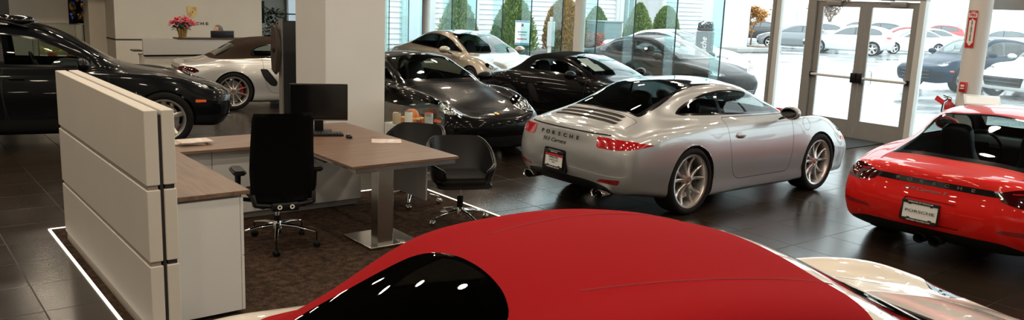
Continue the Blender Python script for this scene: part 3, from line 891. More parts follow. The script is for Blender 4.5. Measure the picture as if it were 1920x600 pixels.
def car_mid(name, m_paint, fabric=None, hi=1.2, tail='new', plate_fn=None, lod=0, m_lamp=None, m_wheel=None, wstyle='twin', letters=None, m_let=None, seatz=.22):
    root = empty(name)
    sp = dict(st=SOFT_MID if fabric else ST_MID, tail=TAIL_MID, nose=NOSE_MID, tn=2.8, nn=2.3)
    s = Shell(sp, hi)
    s.gap('door', rpoly([(.62, .29), (.54, .60), (.52, .93), (1.76, .915), (1.78, .60), (1.72, .29)], [.16, .1, .02, .02, .1, .10], 5), s.side, .006, only=['paint'], nmin=0.)
    s.gap('hood', rpoly([(2.0, -.66), (2.0, .66), (2.5, .56), (3.08, .36), (3.18, .2), (3.18, -.2), (3.08, -.36), (2.5, -.56)], [.06, .06, .3, .1, .1, .1, .1, .3], 4), s.top, .005, only=['paint'], nmin=.2)
    s.both('headlamp', ell(0, .01, .27, .125, 24, rot=.95), (3.02, .63, .70), (.60, .30, .74), only=['paint', 'hood'])
    s.side('side_marker', rpoly([(3.00, .53), (3.00, .57), (3.13, .56), (3.13, .53)], .01, 2), only=['paint'])
    s.side('side_scoop', rpoly([(.47, .74), (.60, .735), (.78, .50), (.76, .42), (.66, .43), (.52, .58)], [.03, .03, .05, .05, .06, .08], 4), only=['paint', 'gap', 'door'])
    dlo = [(1.70, .925), (1.50, 1.025), (1.30, 1.105), (1.10, 1.160), (.85, 1.195), (.62, 1.195), (.40, 1.160), (.20, 1.095), (.10, 1.03), (.06, .975), (.16, .955), (.60, .948), (1.20, .935)]
    if fabric: dlo = [(1.70, .925), (1.50, 1.025), (1.30, 1.105), (1.10, 1.155), (.85, 1.178), (.60, 1.165), (.42, 1.11), (.34, 1.03), (.34, .955), (.60, .945), (1.20, .935)]
    dlo = rpoly(dlo, .05, 2)
    s.side('window_trim', dlo, only=['paint', 'gap', 'door'])
    s.side('side_window', inset(dlo, .02), only=['window_trim'])
    s.top('windscreen_trim', rpoly([(1.08, -.525), (1.08, .525), (1.5, .598), (1.86, .655), (1.93, .35), (1.95, 0), (1.93, -.35), (1.86, -.655), (1.5, -.598)], .02, 2), only=['paint'], nmin=.2)
    s.top('windscreen', rpoly([(1.11, -.50), (1.11, .50), (1.5, .573), (1.79, .622), (1.86, .35), (1.88, 0), (1.86, -.35), (1.79, -.622), (1.5, -.573)], .03, 2), only=['windscreen_trim'], nmin=.2)
    if fabric:
        softtop_cuts(s, -.36, 1.05, .5, [(-.24, -.50), (.10, -.44), (.10, .44), (-.24, .50)])
    else:
        s.top('rear_window_trim', rpoly([(-.54, -.57), (-.50, -.585), (.12, -.50), (.26, -.46), (.28, 0), (.26, .46), (.12, .50), (-.50, .585), (-.54, .57), (-.57, 0)], [.02, .02, .1, .06, .05, .06, .1, .02, .02, .02], 3), only=['paint'], nmin=.2)
        s.top('rear_window', rpoly([(-.47, -.52), (.10, -.455), (.22, -.43), (.24, 0), (.22, .43), (.10, .455), (-.47, .52), (-.50, 0)], .05, 3), only=['rear_window_trim'], nmin=.2)
        s.gap('engine_lid', rpoly([(-.575, -.60), (-.595, 0), (-.575, .60), (-.72, .60), (-.84, .36), (-.855, 0), (-.84, -.36), (-.72, -.60)], [.02, .02, .02, .05, .05, .05, .05, .05], 3), s.top, .006, only=['paint'], nmin=.2)
    # tail: lamps joined by a dark strip that carries the lettering
    s.rear('lamp_strip', rpoly([(-.60, .690), (.60, .690), (.60, .742), (-.60, .742)], .004, 1), only=['paint'], nmin=-.1)
    s.both('tail_lamp', rpoly([(.15, .032), (.14, -.035), (.02, -.085), (-.20, -.075), (-.36, .0), (-.26, .062), (.0, .070)], [.01, .02, .06, .08, .05, .08, .06], 4), (-.88, .68, .715), (-.78, .62, .12), only=['paint', 'lamp_strip'])
    s.both('reflector', rpoly([(-.16, .03), (.10, .012), (.14, -.02), (-.14, -.02)], .015, 3), (-.88, .66, .42), (-.80, .60, 0), only=['paint'])
    s.rear('valance', rpoly([(-.80, .20), (.80, .20), (.78, .26), (.60, .315), (-.60, .315), (-.78, .26)], [.03, .03, .06, .1, .1, .06], 4), only=['paint'], nmin=-.4)
    s.rear('plate_recess', rpoly([(-.26, .355), (.26, .355), (.22, .575), (-.22, .575)], .03, 3), only=['paint'], nmin=-.1)
    s.front('intake', rpoly([(-.34, .22), (.34, .22), (.42, .35), (-.42, .35)], .03, 3), only=['paint'])
    for q in (1, -1):
        s.front('intake', rpoly([(q*.48, .22), (q*.76, .24), (q*.79, .40), (q*.52, .38)], .04, 3), only=['paint'])
    s.arches([(0, .340, .362, .55), (2.475, .336, .358, .55)])
    tl = m_lamp or m_taildark
    D = {'paint': ('body_shell', m_paint, None), 'gap': ('panel_gap', m_gap, None), 'liner': ('wheel_well', m_liner, None), 'del': None,
         'door': ('door', m_paint, None), 'hood': ('hood', m_paint, None), 'engine_lid': ('engine_lid', m_paint, None),
         'tail_lamp': ('tail_lamp', tl, None), 'lamp_strip': ('lamp_strip', m_black if tail == 'new' else m_paint, None), 'reflector': ('reflector', m_reflector, None),
         'headlamp': ('headlamp', m_lens, None), 'side_marker': ('side_marker', m_amber, None), 'side_scoop': ('side_scoop', m_satin, None),
         'window_trim': ('window_trim', m_black, None), 'side_window': ('side_window', m_cglass, None),
         'windscreen_trim': ('windscreen_trim', m_black, None), 'windscreen': ('windscreen', m_cglass, None), 'fabric': ('soft_top', fabric or m_black, None),
         'rear_window_trim': ('rear_window_trim', m_black, None), 'rear_window': ('rear_window', m_cglass_dark if fabric else m_cglass, None),
         'valance': ('rear_valance', m_satin, None), 'plate_recess': ('plate_recess', m_paint, None), 'intake': ('front_intake', m_satin, None)}
    made = s.emit(root, D, lining=m_cabinl, inner=('paint', 'door', 'hood', 'fabric', 'engine_lid'), push={'tail_lamp': .004, 'side_marker': .003, 'plate_recess': -.012, 'side_scoop': -.01})
    for n in ('door', 'side_window', 'tail_lamp', 'reflector', 'headlamp', 'side_marker', 'window_trim', 'side_scoop'):
        if n in made: made[n] = split_sides(made[n])
    for o in made.get('headlamp', []):
        q = 1 if np.mean([v.co.y for v in o.data.vertices]) > 0 else -1
        bm = bmesh.new(); ball(bm, (2.97, q*.63, .63), (.21, .12, .10), 18, 12); build('lamp_bowl', bm, m_lampbowl, o, 60)
        headlamp(o, None, 0, [(Vector((2.96, q*.66, .735)), .062), (Vector((3.07, q*.61, .680)), .052), (Vector((3.17, q*.55, .62)), .034)], (.75, q*.1, .6))
    for o in made.get('tail_lamp', []):
        q = 1 if np.mean([v.co.y for v in o.data.vertices]) > 0 else -1
        if tail == 'new':
            for k in range(2):
                p0, n0 = s.hit((-2, q*(.60+.10*k), .735-.045*k), (1, 0, 0)); p1, n1 = s.hit((-2, q*(.67+.09*k), .74-.045*k), (1, 0, 0))
                bm = bmesh.new(); tube(bm, [p0+n0*.006, p1+n1*.006], .008, 6); build('lamp_bar', bm, m_tail, o, 40)
    wheels(root, 2.475, .340, .336, .262, .258, .888, .87, .265, wstyle, 10, m_wheel or m_rim, m_tyre, m_cap, mat('brake caliper red', (.45, .02, .02), .35, .2), lod)
    cabin(root, .80, .36, seatz, 1.32, .88, .36, .66, m_seat, m_cabin)
    for q in (1, -1): mirror(root, 1.55, q*.945, .960, q, m_paint, m_mirror, m_black)
    for q in (1, -1):
        h, n = s.hit((.74, q*2, .745), (0, -q, 0))
        bm = bmesh.new()
        ball(bm, (h.x, h.y-q*.004, h.z), (.098, .014, .038), 24, 10, mi=0); box(bm, (h.x, h.y+q*.008, h.z-.012), (.12, .012, .014), .004, 2, mi=1)
        box(bm, (h.x, h.y+q*.014, h.z+.006), (.145, .02, .026), .010, 3, mi=0)
        build('door_handle', bm, [m_paint, m_black], root, 50)
    for q in (1, -1): exhaust(root, -.93, q*.065, .215, .050, .045, m_satin)
    def onrear(y, z):
        return s.hit((-2, y, z), (1, 0, 0))
    if letters:
        for k, ch in enumerate('PORSCHE'):
            y = .315-.105*k; p, n = onrear(y, .716)
            text_mesh('lettering', ch, .036, m_let or m_letter, root, 1.7, .0015, frame_M(p+n*.002, Vector((0, -1, 0)), Vector((0, 0, 1))-n*n.z), .001)
        if isinstance(letters, str):
            p, n = onrear(.07, .648)
            text_mesh('script', letters, .042, m_let or m_letter, root, 1.5, .0015, frame_M(p+n*.004, Vector((0, -1, 0)), Vector((0, 0, 1))-n*n.z), 0., shear=.35)
    p, n = s.hit((3.25, 0, 2), (0, 0, -1))
    crest_disc(root, p+n*.002, n, (-1, 0, .4), .055, m_gold, m_badred, m_black)
    if plate_fn: plate_fn(root, onrear)
    return root, s

# ------------------------------------------------------------------ soft top sister of the rear engined coupe
def car_cab(name, m_paint, fabric, hi=1.5):
    root = empty(name)
    s = Shell(dict(st=SOFT_911, tail=TAIL_911, nose=NOSE_911, tn=2.7, nn=2.3), hi)
    cut_911_common(s); lights_911(s, ((3.16, .62, .62), (.80, .25, .5)))
    dlo = rpoly([(1.80, .935), (1.62, 1.03), (1.40, 1.115), (1.18, 1.165), (.95, 1.18), (.66, 1.172), (.40, 1.13), (.20, 1.06), (.12, .985), (.55, .962), (1.20, .948)], .06, 2)
    s.side('fabric', rpoly([(-.52, .950), (-.30, 1.5), (1.30, 1.5), (1.30, .956), (.3, .950), (-.30, .932)], .02, 2), only=['paint', 'door', 'gap'], nmin=-1.1)
    s.top('header', rpoly([(1.235, -.60), (1.235, .60), (1.33, .62), (1.33, -.62)], .01, 1), only=['paint', 'fabric'], nmin=-.5)
    s.side('window_trim', dlo, only=['paint', 'gap', 'door', 'fabric', 'header'])
    s.side('side_window', inset(dlo, .018), only=['window_trim'])
    s.top('windscreen_trim', rpoly([(1.33, -.545), (1.33, .545), (1.60, .590), (1.98, .655), (2.03, .35), (2.045, 0), (2.03, -.35), (1.98, -.655), (1.60, -.59)], .02, 2), only=['paint', 'header'], nmin=.2)
    s.top('windscreen', rpoly([(1.355, -.52), (1.355, .52), (1.60, .568), (1.90, .620), (1.96, .35), (1.975, 0), (1.96, -.35), (1.90, -.62), (1.60, -.568)], .03, 2), only=['windscreen_trim'], nmin=.2)
    win = [(-.46, -.37), (-.20, -.39), (.17, -.345), (.225, -.2), (.242, 0), (.225, .2), (.17, .345), (-.20, .39), (-.46, .37)]
    s.top('rear_window', rpoly(win, [.12, .1, .16, .1, .1, .1, .16, .1, .12], 5), only=['fabric', 'paint'], nmin=.02)
    # hood opening groove before the windscreen: the cowl
    s.top('cowl', rpoly([(1.985, -.665), (2.05, -.33), (2.062, 0), (2.05, .33), (1.985, .665), (2.05, .64), (2.125, .3), (2.14, 0), (2.125, -.3), (2.05, -.64)][0:5]+[(2.06, .655), (2.145, .3), (2.16, 0), (2.145, -.3), (2.06, -.655)] if False else [(2.0, -.655), (2.0, .655), (2.09, .64), (2.14, .3), (2.15, 0), (2.14, -.3), (2.09, -.64)], .02, 2), only=['paint', 'hood', 'gap'], nmin=.2)
    s.gap('engine_lid', rpoly([(-.52, -.60), (-.56, 0), (-.52, .60), (-.80, .60), (-.92, .40), (-.945, 0), (-.92, -.40), (-.80, -.60)], .05, 3), s.top, .006, only=['paint'], nmin=.2)
    s.rear('valance', rpoly([(-.66, .20), (.66, .20), (.62, .335), (-.62, .335)], .03, 3), only=['paint'], nmin=-.3)
    s.arches([(0, .345, .368, .55), (2.45, .338, .362, .55)])
    D = {'paint': ('body_shell', m_paint, None), 'gap': ('panel_gap', m_gap, None), 'liner': ('wheel_well', m_liner, None), 'del': None, 'header': ('windscreen_header', m_paint, None),
         'door': ('door', m_paint, None), 'hood': ('hood', m_paint, None), 'fuel_flap': ('fuel_flap', m_paint, None), 'engine_lid': ('engine_lid', m_paint, None),
         'tail_lamp': ('tail_lamp', m_tail, None), 'reflector': ('reflector', m_reflector, None), 'headlamp': ('headlamp', m_lens, None), 'side_marker': ('side_marker', m_amber, None),
         'window_trim': ('window_trim', m_black, None), 'side_window': ('side_window', m_cglass, None), 'windscreen_trim': ('windscreen_trim', m_black, None), 'windscreen': ('windscreen', m_cglass, None),
         'fabric': ('soft_top', fabric, None), 'rear_window': ('rear_window', m_cglass_dark, None), 'cowl': ('cowl', m_satin, None), 'valance': ('rear_valance', m_satin, None)}
    made = s.emit(root, D, lining=m_cabinl, inner=('paint', 'door', 'hood', 'fabric', 'engine_lid', 'header'), push={'cowl': -.03})
    for n in ('door', 'side_window', 'tail_lamp', 'reflector', 'headlamp', 'side_marker', 'window_trim'):
        if n in made: made[n] = split_sides(made[n])
    for o in made.get('headlamp', []):
        q = 1 if np.mean([v.co.y for v in o.data.vertices]) > 0 else -1
        bm = bmesh.new(); ball(bm, (3.08, q*.60, .58), (.10, .12, .10), 18, 12); build('lamp_bowl', bm, m_lampbowl, o, 60)
    wheels(root, 2.45, .345, .338, .272, .264, .890, .872, .27, 'twin', 10, m_rim, m_tyre, m_cap)
    cabin(root, .95, .36, .22, 1.42, .88, .36, .66, m_seat, m_cabin)
    for q in (1, -1): mirror(root, 1.95, q*.935, .925, q, m_paint, m_mirror, m_black, .9)
    # wiper arms resting on the glass foot, folded-roof seam, lamp of the cabin
    for y0, y1 in ((.10, .55), (-.48, .0)):
        bm = bmesh.new(); tube(bm, [(2.05, y0, .925), (2.00, y0+.08, .945), (1.93, y1, .972)], [.012, .010, .006], 6)
        tube(bm, [(1.97, y1-.38, .968), (1.93, y1, .974), (1.915, y1+.12, .968)], .007, 6); build('wiper', bm, m_wiper, root, 50)
    for q in (1, -1):
        bm = NB(); pts = []
        for x in np.linspace(.40, 1.26, 16):
            p, n = s.hit((x, q*(.30+.10*math.sin((x-.4)*2.2)), 2.), (0, 0, -1)); pts.append(p-n*.0005)
        tube(bm, pts, .0030, 6); build('roof_seam', bm, mat('red seam', (.22, .007, .012), .8), made['soft_top'], 60)
    return root, s

# ------------------------------------------------------------------ saloons and sport utility cars
ST_PANA = [
 (-.85, .82, .28, .895, .60, .82, .84, .66, .925, .38, .955, .965),
 (-.50, .86, .24, .930, .64, .85, .88, .68, .985, .43, 1.065, 1.090),
 (-.10, .88, .20, .955, .66, .865, .905, .695, 1.005, .48, 1.190, 1.228),
 (.35, .88, .18, .950, .65, .86, .900, .72, .995, .53, 1.295, 1.342),
 (.85, .86, .17, .932, .62, .852, .892, .742, .98, .565, 1.345, 1.405),
 (1.30, .86, .17, .925, .62, .85, .885, .752, .965, .585, 1.338, 1.412),
 (1.70, .86, .17, .922, .62, .85, .882, .755, .955, .605, 1.265, 1.345),
 (2.05, .86, .17, .925, .62, .848, .888, .750, .948, .640, 1.130, 1.205),
 (2.40, .87, .18, .935, .62, .838, .905, .725, .935, .680, .985, 1.035),
 (2.62, .87, .19, .945, .62, .82, .912, .685, .905, .50, .930, .940),
 (2.92, .87, .20, .950, .62, .795, .895, .62, .862, .36, .878, .882),
 (3.25, .85, .20, .925, .59, .745, .815, .56, .775, .31, .790, .795),
 (3.46, .80, .19, .880, .56, .685, .730, .50, .690, .28, .700, .702)]
TAIL_PANA = [(-.85, .24), (-1.00, .27), (-1.10, .42), (-1.14, .60), (-1.12, .78), (-1.08, .90), (-1.00, .93), (-.92, .950), (-.85, .965)]
NOSE_PANA = [(3.60, .18), (3.74, .19), (3.82, .32), (3.845, .48), (3.81, .575), (3.73, .625), (3.64, .655), (3.55, .680), (3.46, .702)]
ST_SUV = [
 (-.66, .80, .38, .89, .72, .83, .93, .72, 1.05, .55, 1.28, 1.40),
 (-.35, .86, .32, .935, .74, .85, .96, .735, 1.08, .575, 1.43, 1.50),
 (.0, .89, .28, .955, .74, .86, .97, .745, 1.085, .585, 1.50, 1.565),
 (.5, .88, .25, .945, .72, .86, .96, .76, 1.075, .605, 1.545, 1.615),
 (1.0, .87, .24, .935, .70, .86, .95, .775, 1.06, .625, 1.545, 1.620),
 (1.4, .87, .24, .932, .70, .86, .945, .78, 1.05, .64, 1.490, 1.575),
 (1.75, .87, .24, .932, .70, .86, .945, .78, 1.04, .665, 1.340, 1.425),
 (2.05, .87, .25, .936, .70, .852, .955, .765, 1.03, .695, 1.170, 1.240),
 (2.30, .88, .26, .945, .70, .84, .968, .72, 1.01, .56, 1.06, 1.085),
 (2.55, .89, .28, .955, .70, .825, .970, .67, .965, .42, 1.00, 1.012),
 (2.807, .89, .30, .958, .69, .805, .955, .62, .930, .36, .958, .965),
 (3.10, .87, .30, .935, .66, .765, .90, .57, .870, .33, .892, .898),
 (3.36, .82, .28, .885, .62, .70, .815, .52, .795, .30, .812, .815)]
TAIL_SUV = [(-.66, .32), (-.82, .34), (-.92, .52), (-.955, .70), (-.94, .90), (-.88, 1.06), (-.80, 1.20), (-.73, 1.33), (-.66, 1.40)]
NOSE_SUV = [(3.50, .26), (3.64, .27), (3.74, .42), (3.765, .58), (3.74, .68), (3.66, .735), (3.56, .770), (3.46, .795), (3.36, .815)]
ST_SAL = [
 (-.95, .80, .30, .86, .62, .80, .84, .70, .98, .42, 1.02, 1.03),
 (-.60, .84, .26, .895, .64, .83, .88, .72, 1.00, .46, 1.055, 1.07),
 (-.20, .86, .22, .915, .65, .84, .90, .715, 1.005, .49, 1.165, 1.20),
 (.25, .86, .20, .915, .64, .84, .895, .73, .995, .53, 1.325, 1.375),
 (.75, .85, .19, .91, .62, .84, .89, .745, .985, .565, 1.395, 1.455),
 (1.25, .85, .19, .91, .62, .84, .885, .755, .975, .585, 1.390, 1.465),
 (1.65, .85, .19, .91, .62, .84, .885, .757, .965, .605, 1.315, 1.395),
 (2.0, .85, .19, .912, .62, .838, .89, .752, .96, .64, 1.165, 1.245),
 (2.30, .86, .20, .916, .62, .828, .90, .73, .95, .68, 1.025, 1.08),
 (2.52, .86, .21, .92, .62, .81, .90, .69, .93, .50, .970, .985),
 (2.80, .86, .22, .92, .61, .79, .88, .63, .89, .38, .925, .935),
 (3.10, .84, .22, .90, .59, .75, .83, .57, .835, .32, .865, .872),
 (3.32, .79, .20, .855, .57, .70, .77, .52, .775, .29, .800, .805)]
TAIL_SAL = [(-.95, .27), (-1.05, .29), (-1.14, .44), (-1.17, .62), (-1.15, .80), (-1.12, .94), (-1.06, .99), (-1.0, 1.015), (-.95, 1.03)]
NOSE_SAL = [(3.44, .20), (3.56, .21), (3.64, .34), (3.66, .50), (3.64, .62), (3.57, .70), (3.48, .745), (3.40, .78), (3.32, .805)]
KINDS_ = {
 'hatch': dict(st=ST_PANA, tail=TAIL_PANA, nose=NOSE_PANA, wb=2.92, r=.355, R=.272, yr=.93, yf=.93,
   dlo=[(2.30, .965), (2.02, 1.085), (1.72, 1.20), (1.42, 1.275), (1.05, 1.315), (.65, 1.305), (.28, 1.245), (-.08, 1.135), (-.25, 1.055), (-.22, 1.02), (.35, 1.005), (1.3, .978)], bp=(1.18, 1.14),
   ws=[(1.50, -.535), (1.50, .535), (2.05, .615), (2.45, .675), (2.55, .35), (2.575, 0)], rw=[(.35, -.46), (.35, .46), (-.10, .43), (-.55, .40), (-.62, .2), (-.62, 0)],
   doors=[[(1.20, .28), (1.16, .6), (1.16, .97), (2.36, .95), (2.42, .62), (2.36, .28)], [(.44, .40), (.20, .68), (-.05, .99), (1.14, .97), (1.14, .6), (1.18, .28), (.60, .28)]],
   hood=[(2.62, -.64), (2.62, .64), (3.1, .54), (3.56, .30), (3.60, 0)], lamp=dict(o=(3.42, .66, .71), n=(.62, .30, .72), rx=.20, ry=.095, rot=.75), tlamp=dict(o=(-1.03, .72, .86), n=(-.8, .6, .1), poly=[(.16, .05), (.16, -.04), (-.1, -.05), (-.26, .0), (-.1, .05)]),
   roof=[(.55, .48), (1.28, .50)], intake=[(-.40, .24), (.40, .24), (.48, .40), (-.48, .40)], corner=[(.56, .25), (.80, .26), (.84, .42), (.58, .42)], seats=(1.25, .40, .26, 1.86, .94, .38, .70), rear=(.25, .38, .26), mir=(2.02, 1.02, 1.01), marker=(3.36, .56)),
 'suv': dict(st=ST_SUV, tail=TAIL_SUV, nose=NOSE_SUV, wb=2.807, r=.375, R=.275, yr=.945, yf=.945,
   dlo=[(2.08, 1.06), (1.84, 1.20), (1.60, 1.335), (1.36, 1.43), (1.0, 1.488), (.5, 1.488), (.05, 1.445), (-.25, 1.36), (-.42, 1.20), (-.36, 1.12), (.3, 1.10), (1.2, 1.075)], bp=(.98, .94),
   ws=[(1.22, -.565), (1.22, .565), (1.75, .645), (2.12, .700), (2.22, .35), (2.245, 0)], rw=[(-.36, -.50), (-.36, .50), (-.66, .52), (-.78, .4), (-.82, .2), (-.82, 0)],
   doors=[[(1.02, .38), (.96, .7), (.96, 1.06), (2.14, 1.045), (2.20, .7), (2.16, .38)], [(.44, .50), (.22, .74), (-.02, 1.09), (.94, 1.07), (.94, .7), (1.0, .38), (.56, .38)]],
   hood=[(2.30, -.66), (2.30, .66), (2.9, .58), (3.40, .42), (3.50, 0)], lamp=dict(o=(3.34, .66, .79), n=(.62, .35, .70), rx=.20, ry=.10, rot=.72), tlamp=dict(o=(-.86, .74, .98), n=(-.8, .6, .1), poly=[(.16, .06), (.16, -.05), (-.1, -.06), (-.22, .0), (-.1, .07)]),
   roof=None, intake=[(-.52, .36), (.52, .36), (.60, .62), (-.60, .62)], corner=[(.62, .38), (.82, .40), (.86, .60), (.66, .58)], seats=(.85, .40, .50, 1.55, 1.06, .38, .70), rear=(-.05, .38, .50), mir=(1.86, 1.05, 1.12), marker=(3.28, .60)),
 'saloon': dict(st=ST_SAL, tail=TAIL_SAL, nose=NOSE_SAL, wb=2.80, r=.335, R=.245, yr=.90, yf=.90,
   dlo=[(2.20, .985), (1.95, 1.10), (1.68, 1.225), (1.40, 1.315), (1.0, 1.365), (.6, 1.355), (.28, 1.29), (-.02, 1.18), (-.20, 1.08), (-.14, 1.035), (.4, 1.01), (1.3, .995)], bp=(1.02, .98),
   ws=[(1.45, -.535), (1.45, .535), (2.0, .615), (2.36, .670), (2.44, .35), (2.46, 0)], rw=[(.30, -.47), (.30, .47), (0, .46), (-.45, .45), (-.50, .2), (-.51, 0)],
   doors=[[(1.04, .30), (1.0, .6), (1.0, .99), (2.26, .965), (2.30, .62), (2.26, .30)], [(.40, .42), (.18, .68), (-.05, 1.01), (.98, .99), (.98, .6), (1.02, .30), (.55, .30)]],
   hood=[(2.52, -.64), (2.52, .64), (3.0, .58), (3.38, .46), (3.44, 0)], lamp=dict(o=(3.36, .63, .73), n=(.80, .30, .45), rx=.19, ry=.075, rot=.25), tlamp=dict(o=(-1.08, .70, .88), n=(-.8, .6, .1), poly=[(.18, .07), (.18, -.06), (-.1, -.06), (-.22, .0), (-.1, .07)]),
   roof=None, intake=[(-.50, .26), (.50, .26), (.44, .40), (-.44, .40)], corner=[(.56, .26), (.76, .27), (.78, .38), (.60, .38)], seats=(1.0, .38, .28, 1.72, .95, .36, .68), rear=(.15, .36, .28), mir=(1.98, 1.0, 1.03), marker=(3.20, .56)),
}
def sym(half):
    """close a half outline that runs from -y over +y to the centre line"""
    pts = list(half)
    back = [(x, -y) for x, y in reversed(half[1:]) if y > 0]
    return pts+back
def car_generic(name, kind, m_paint, hi=1., wstyle='five', m_wheel=None, lod=0, low=None, m_lamp=None, grille=True, glassm=None, glassd=None):
    K = KINDS_[kind]; root = empty(name)
    s = Shell(dict(st=K['st'], tail=K['tail'], nose=K['nose'], tn=2.8, nn=2.6), hi)
    if lod < 2:
        for d in K['doors']: s.gap('door', rpoly(d, .05, 2), s.side, .007, only=['paint'], nmin=0.)
        s.gap('hood', rpoly(sym(K['hood']), .08, 3), s.top, .006, only=['paint'], nmin=.2)
    L = K['lamp']; s.both('headlamp', ell(0, 0, L['rx'], L['ry'], 18, rot=L['rot']), L['o'], L['n'], only=['paint', 'hood'])
    s.both('tail_lamp', rpoly(K['tlamp']['poly'], .03, 3), K['tlamp']['o'], K['tlamp']['n'], only=['paint'])
    mx, mz = K['marker']; s.side('side_marker', rpoly([(mx-.07, mz), (mx-.07, mz+.04), (mx+.07, mz+.03), (mx+.07, mz)], .01, 2), only=['paint'])
    dlo = rpoly(K['dlo'], .05, 2)
    s.side('window_trim', dlo, only=['paint', 'gap', 'door'])
    inn = inset(dlo, .022); a, b = K['bp']
    s.side('front_side_window', clip_half(inn, (a+.03, .95), (b+.03, 1.5), True), only=['window_trim'])
    s.side('rear_side_window', clip_half(inn, (a-.03, .95), (b-.03, 1.5), False), only=['window_trim'])
    ws = sym(K['ws']); rw = sym(K['rw'])
    s.top('windscreen_trim', rpoly(ws, .02, 2), only=['paint'], nmin=.1)
    s.top('windscreen', rpoly(inset(ccw(ws), .03), .03, 2), only=['windscreen_trim'], nmin=.1)
    s.top('rear_window_trim', rpoly(rw, .03, 2), only=['paint'], nmin=.02)
    s.top('rear_window', rpoly(inset(ccw(rw), .03), .03, 2), only=['rear_window_trim'], nmin=.02)
    if K['roof']:
        (x0, y0), (x1, y1) = K['roof']; s.top('roof_glass', rpoly([(x0, -y0), (x0, y0), (x1, y1), (x1, -y1)], .05, 3), only=['paint'], nmin=.4)
    s.front('intake', rpoly(K['intake'], .03, 3), only=['paint'])
    for q in (1, -1): s.front('intake', rpoly([(q*u, v) for u, v in K['corner']], .03, 3), only=['paint'])
    zl = .34 if kind != 'suv' else .42
    if low is not None:
        s.side('sill', [(-1.3, .1), (4.2, .1), (4.2, zl), (-1.3, zl)], only=['paint', 'door', 'gap'], nmin=-1.1)
    wb, r = K['wb'], K['r']
    s.arches([(0, r, r+.03, .55), (wb, r, r+.03, .55)])
    D = {'paint': ('body_shell', m_paint, None), 'gap': ('panel_gap', m_gap, None), 'liner': ('wheel_well', m_liner, None), 'del': None,
         'door': ('door', m_paint, None), 'hood': ('hood', m_paint, None), 'tail_lamp': ('tail_lamp', m_tail, None), 'headlamp': ('headlamp', m_lamp or m_lens, None), 'side_marker': ('side_marker', m_amber, None),
         'window_trim': ('window_trim', m_black, None), 'front_side_window': ('side_window', glassm or m_cglass, None), 'rear_side_window': ('quarter_window', glassd or m_cglass_dark, None),
         'windscreen_trim': ('windscreen_trim', m_black, None), 'windscreen': ('windscreen', glassm or m_cglass, None), 'rear_window_trim': ('rear_window_trim', m_black, None), 'rear_window': ('rear_window', glassd or m_cglass_dark, None),
         'roof_glass': ('roof_panel', m_roofglass, None), 'intake': ('front_intake', m_satin, None), 'sill': ('sill_cladding', low or m_satin, None)}
    made = s.emit(root, D, lining=m_cabinl, inner=('paint', 'door', 'hood', 'roof_glass'), push={'side_marker': .003, 'tail_lamp': .004, 'intake': -.012})
    for n in ('door', 'side_window', 'quarter_window', 'tail_lamp', 'headlamp', 'side_marker', 'window_trim'):
        if n in made: made[n] = split_sides(made[n])
    if lod < 2 and m_lamp is None:
        ox, oy, oz = L['o']
        for o in made.get('headlamp', []):
            q = 1 if np.mean([v.co.y for v in o.data.vertices]) > 0 else -1
            bm = bmesh.new(); ball(bm, (ox-.08, q*oy, oz-.06), (.18, .13, .09), 18, 12); build('lamp_bowl', bm, m_lampbowl, o, 60)
            headlamp(o, None, 0, [(Vector((ox-.03, q*(oy+.03), oz+.01)), .05), (Vector((ox+.06, q*(oy-.05), oz-.025)), .04)], (.8, q*.1, .5))
    wheels(root, wb, r, r, K['R'], K['R'], K['yr'], K['yf'], .26, wstyle, 10, m_wheel or m_rim, m_tyre, m_cap, None, 0 if lod == 0 else 1)
    if lod < 2:
        cabin(root, *K['seats'][:3], K['seats'][3], K['seats'][4], K['seats'][5], K['seats'][6], m_seat, m_cabin, rear=K['rear'])
        mx, my, mz = K['mir']
        for q in (1, -1): mirror(root, mx, q*my, mz, q, m_paint, m_mirror, m_black, 1.12)
        for x in (K['doors'][0][2][0]+.17, K['doors'][1][3][0]-.95+.15 if False else K['doors'][1][2][0]+.28):
            for q in (1, -1):
                z = K['doors'][0][2][1]-.13
                h, n = s.hit((x, q*2, z), (0, -q, 0)); bm = bmesh.new()
                box(bm, (h.x, h.y+q*.016, h.z), (.17, .022, .026), .010, 3); build('door_handle', bm, m_paint, root, 50)
        # louvres in the front openings
        for zz in np.linspace(K['intake'][0][1]+.03, K['intake'][2][1]-.03, 3):
            bm = bmesh.new(); w = abs(K['intake'][0][0])*.95
            pts = []
            for y in np.linspace(-w, w, 9):
                p, n = s.hit((6, y, zz), (-1, 0, 0)); pts.append(p+n*.004)
            tube(bm, pts, .011, 6); build('intake_bar', bm, m_black, root, 50)
    return root, s

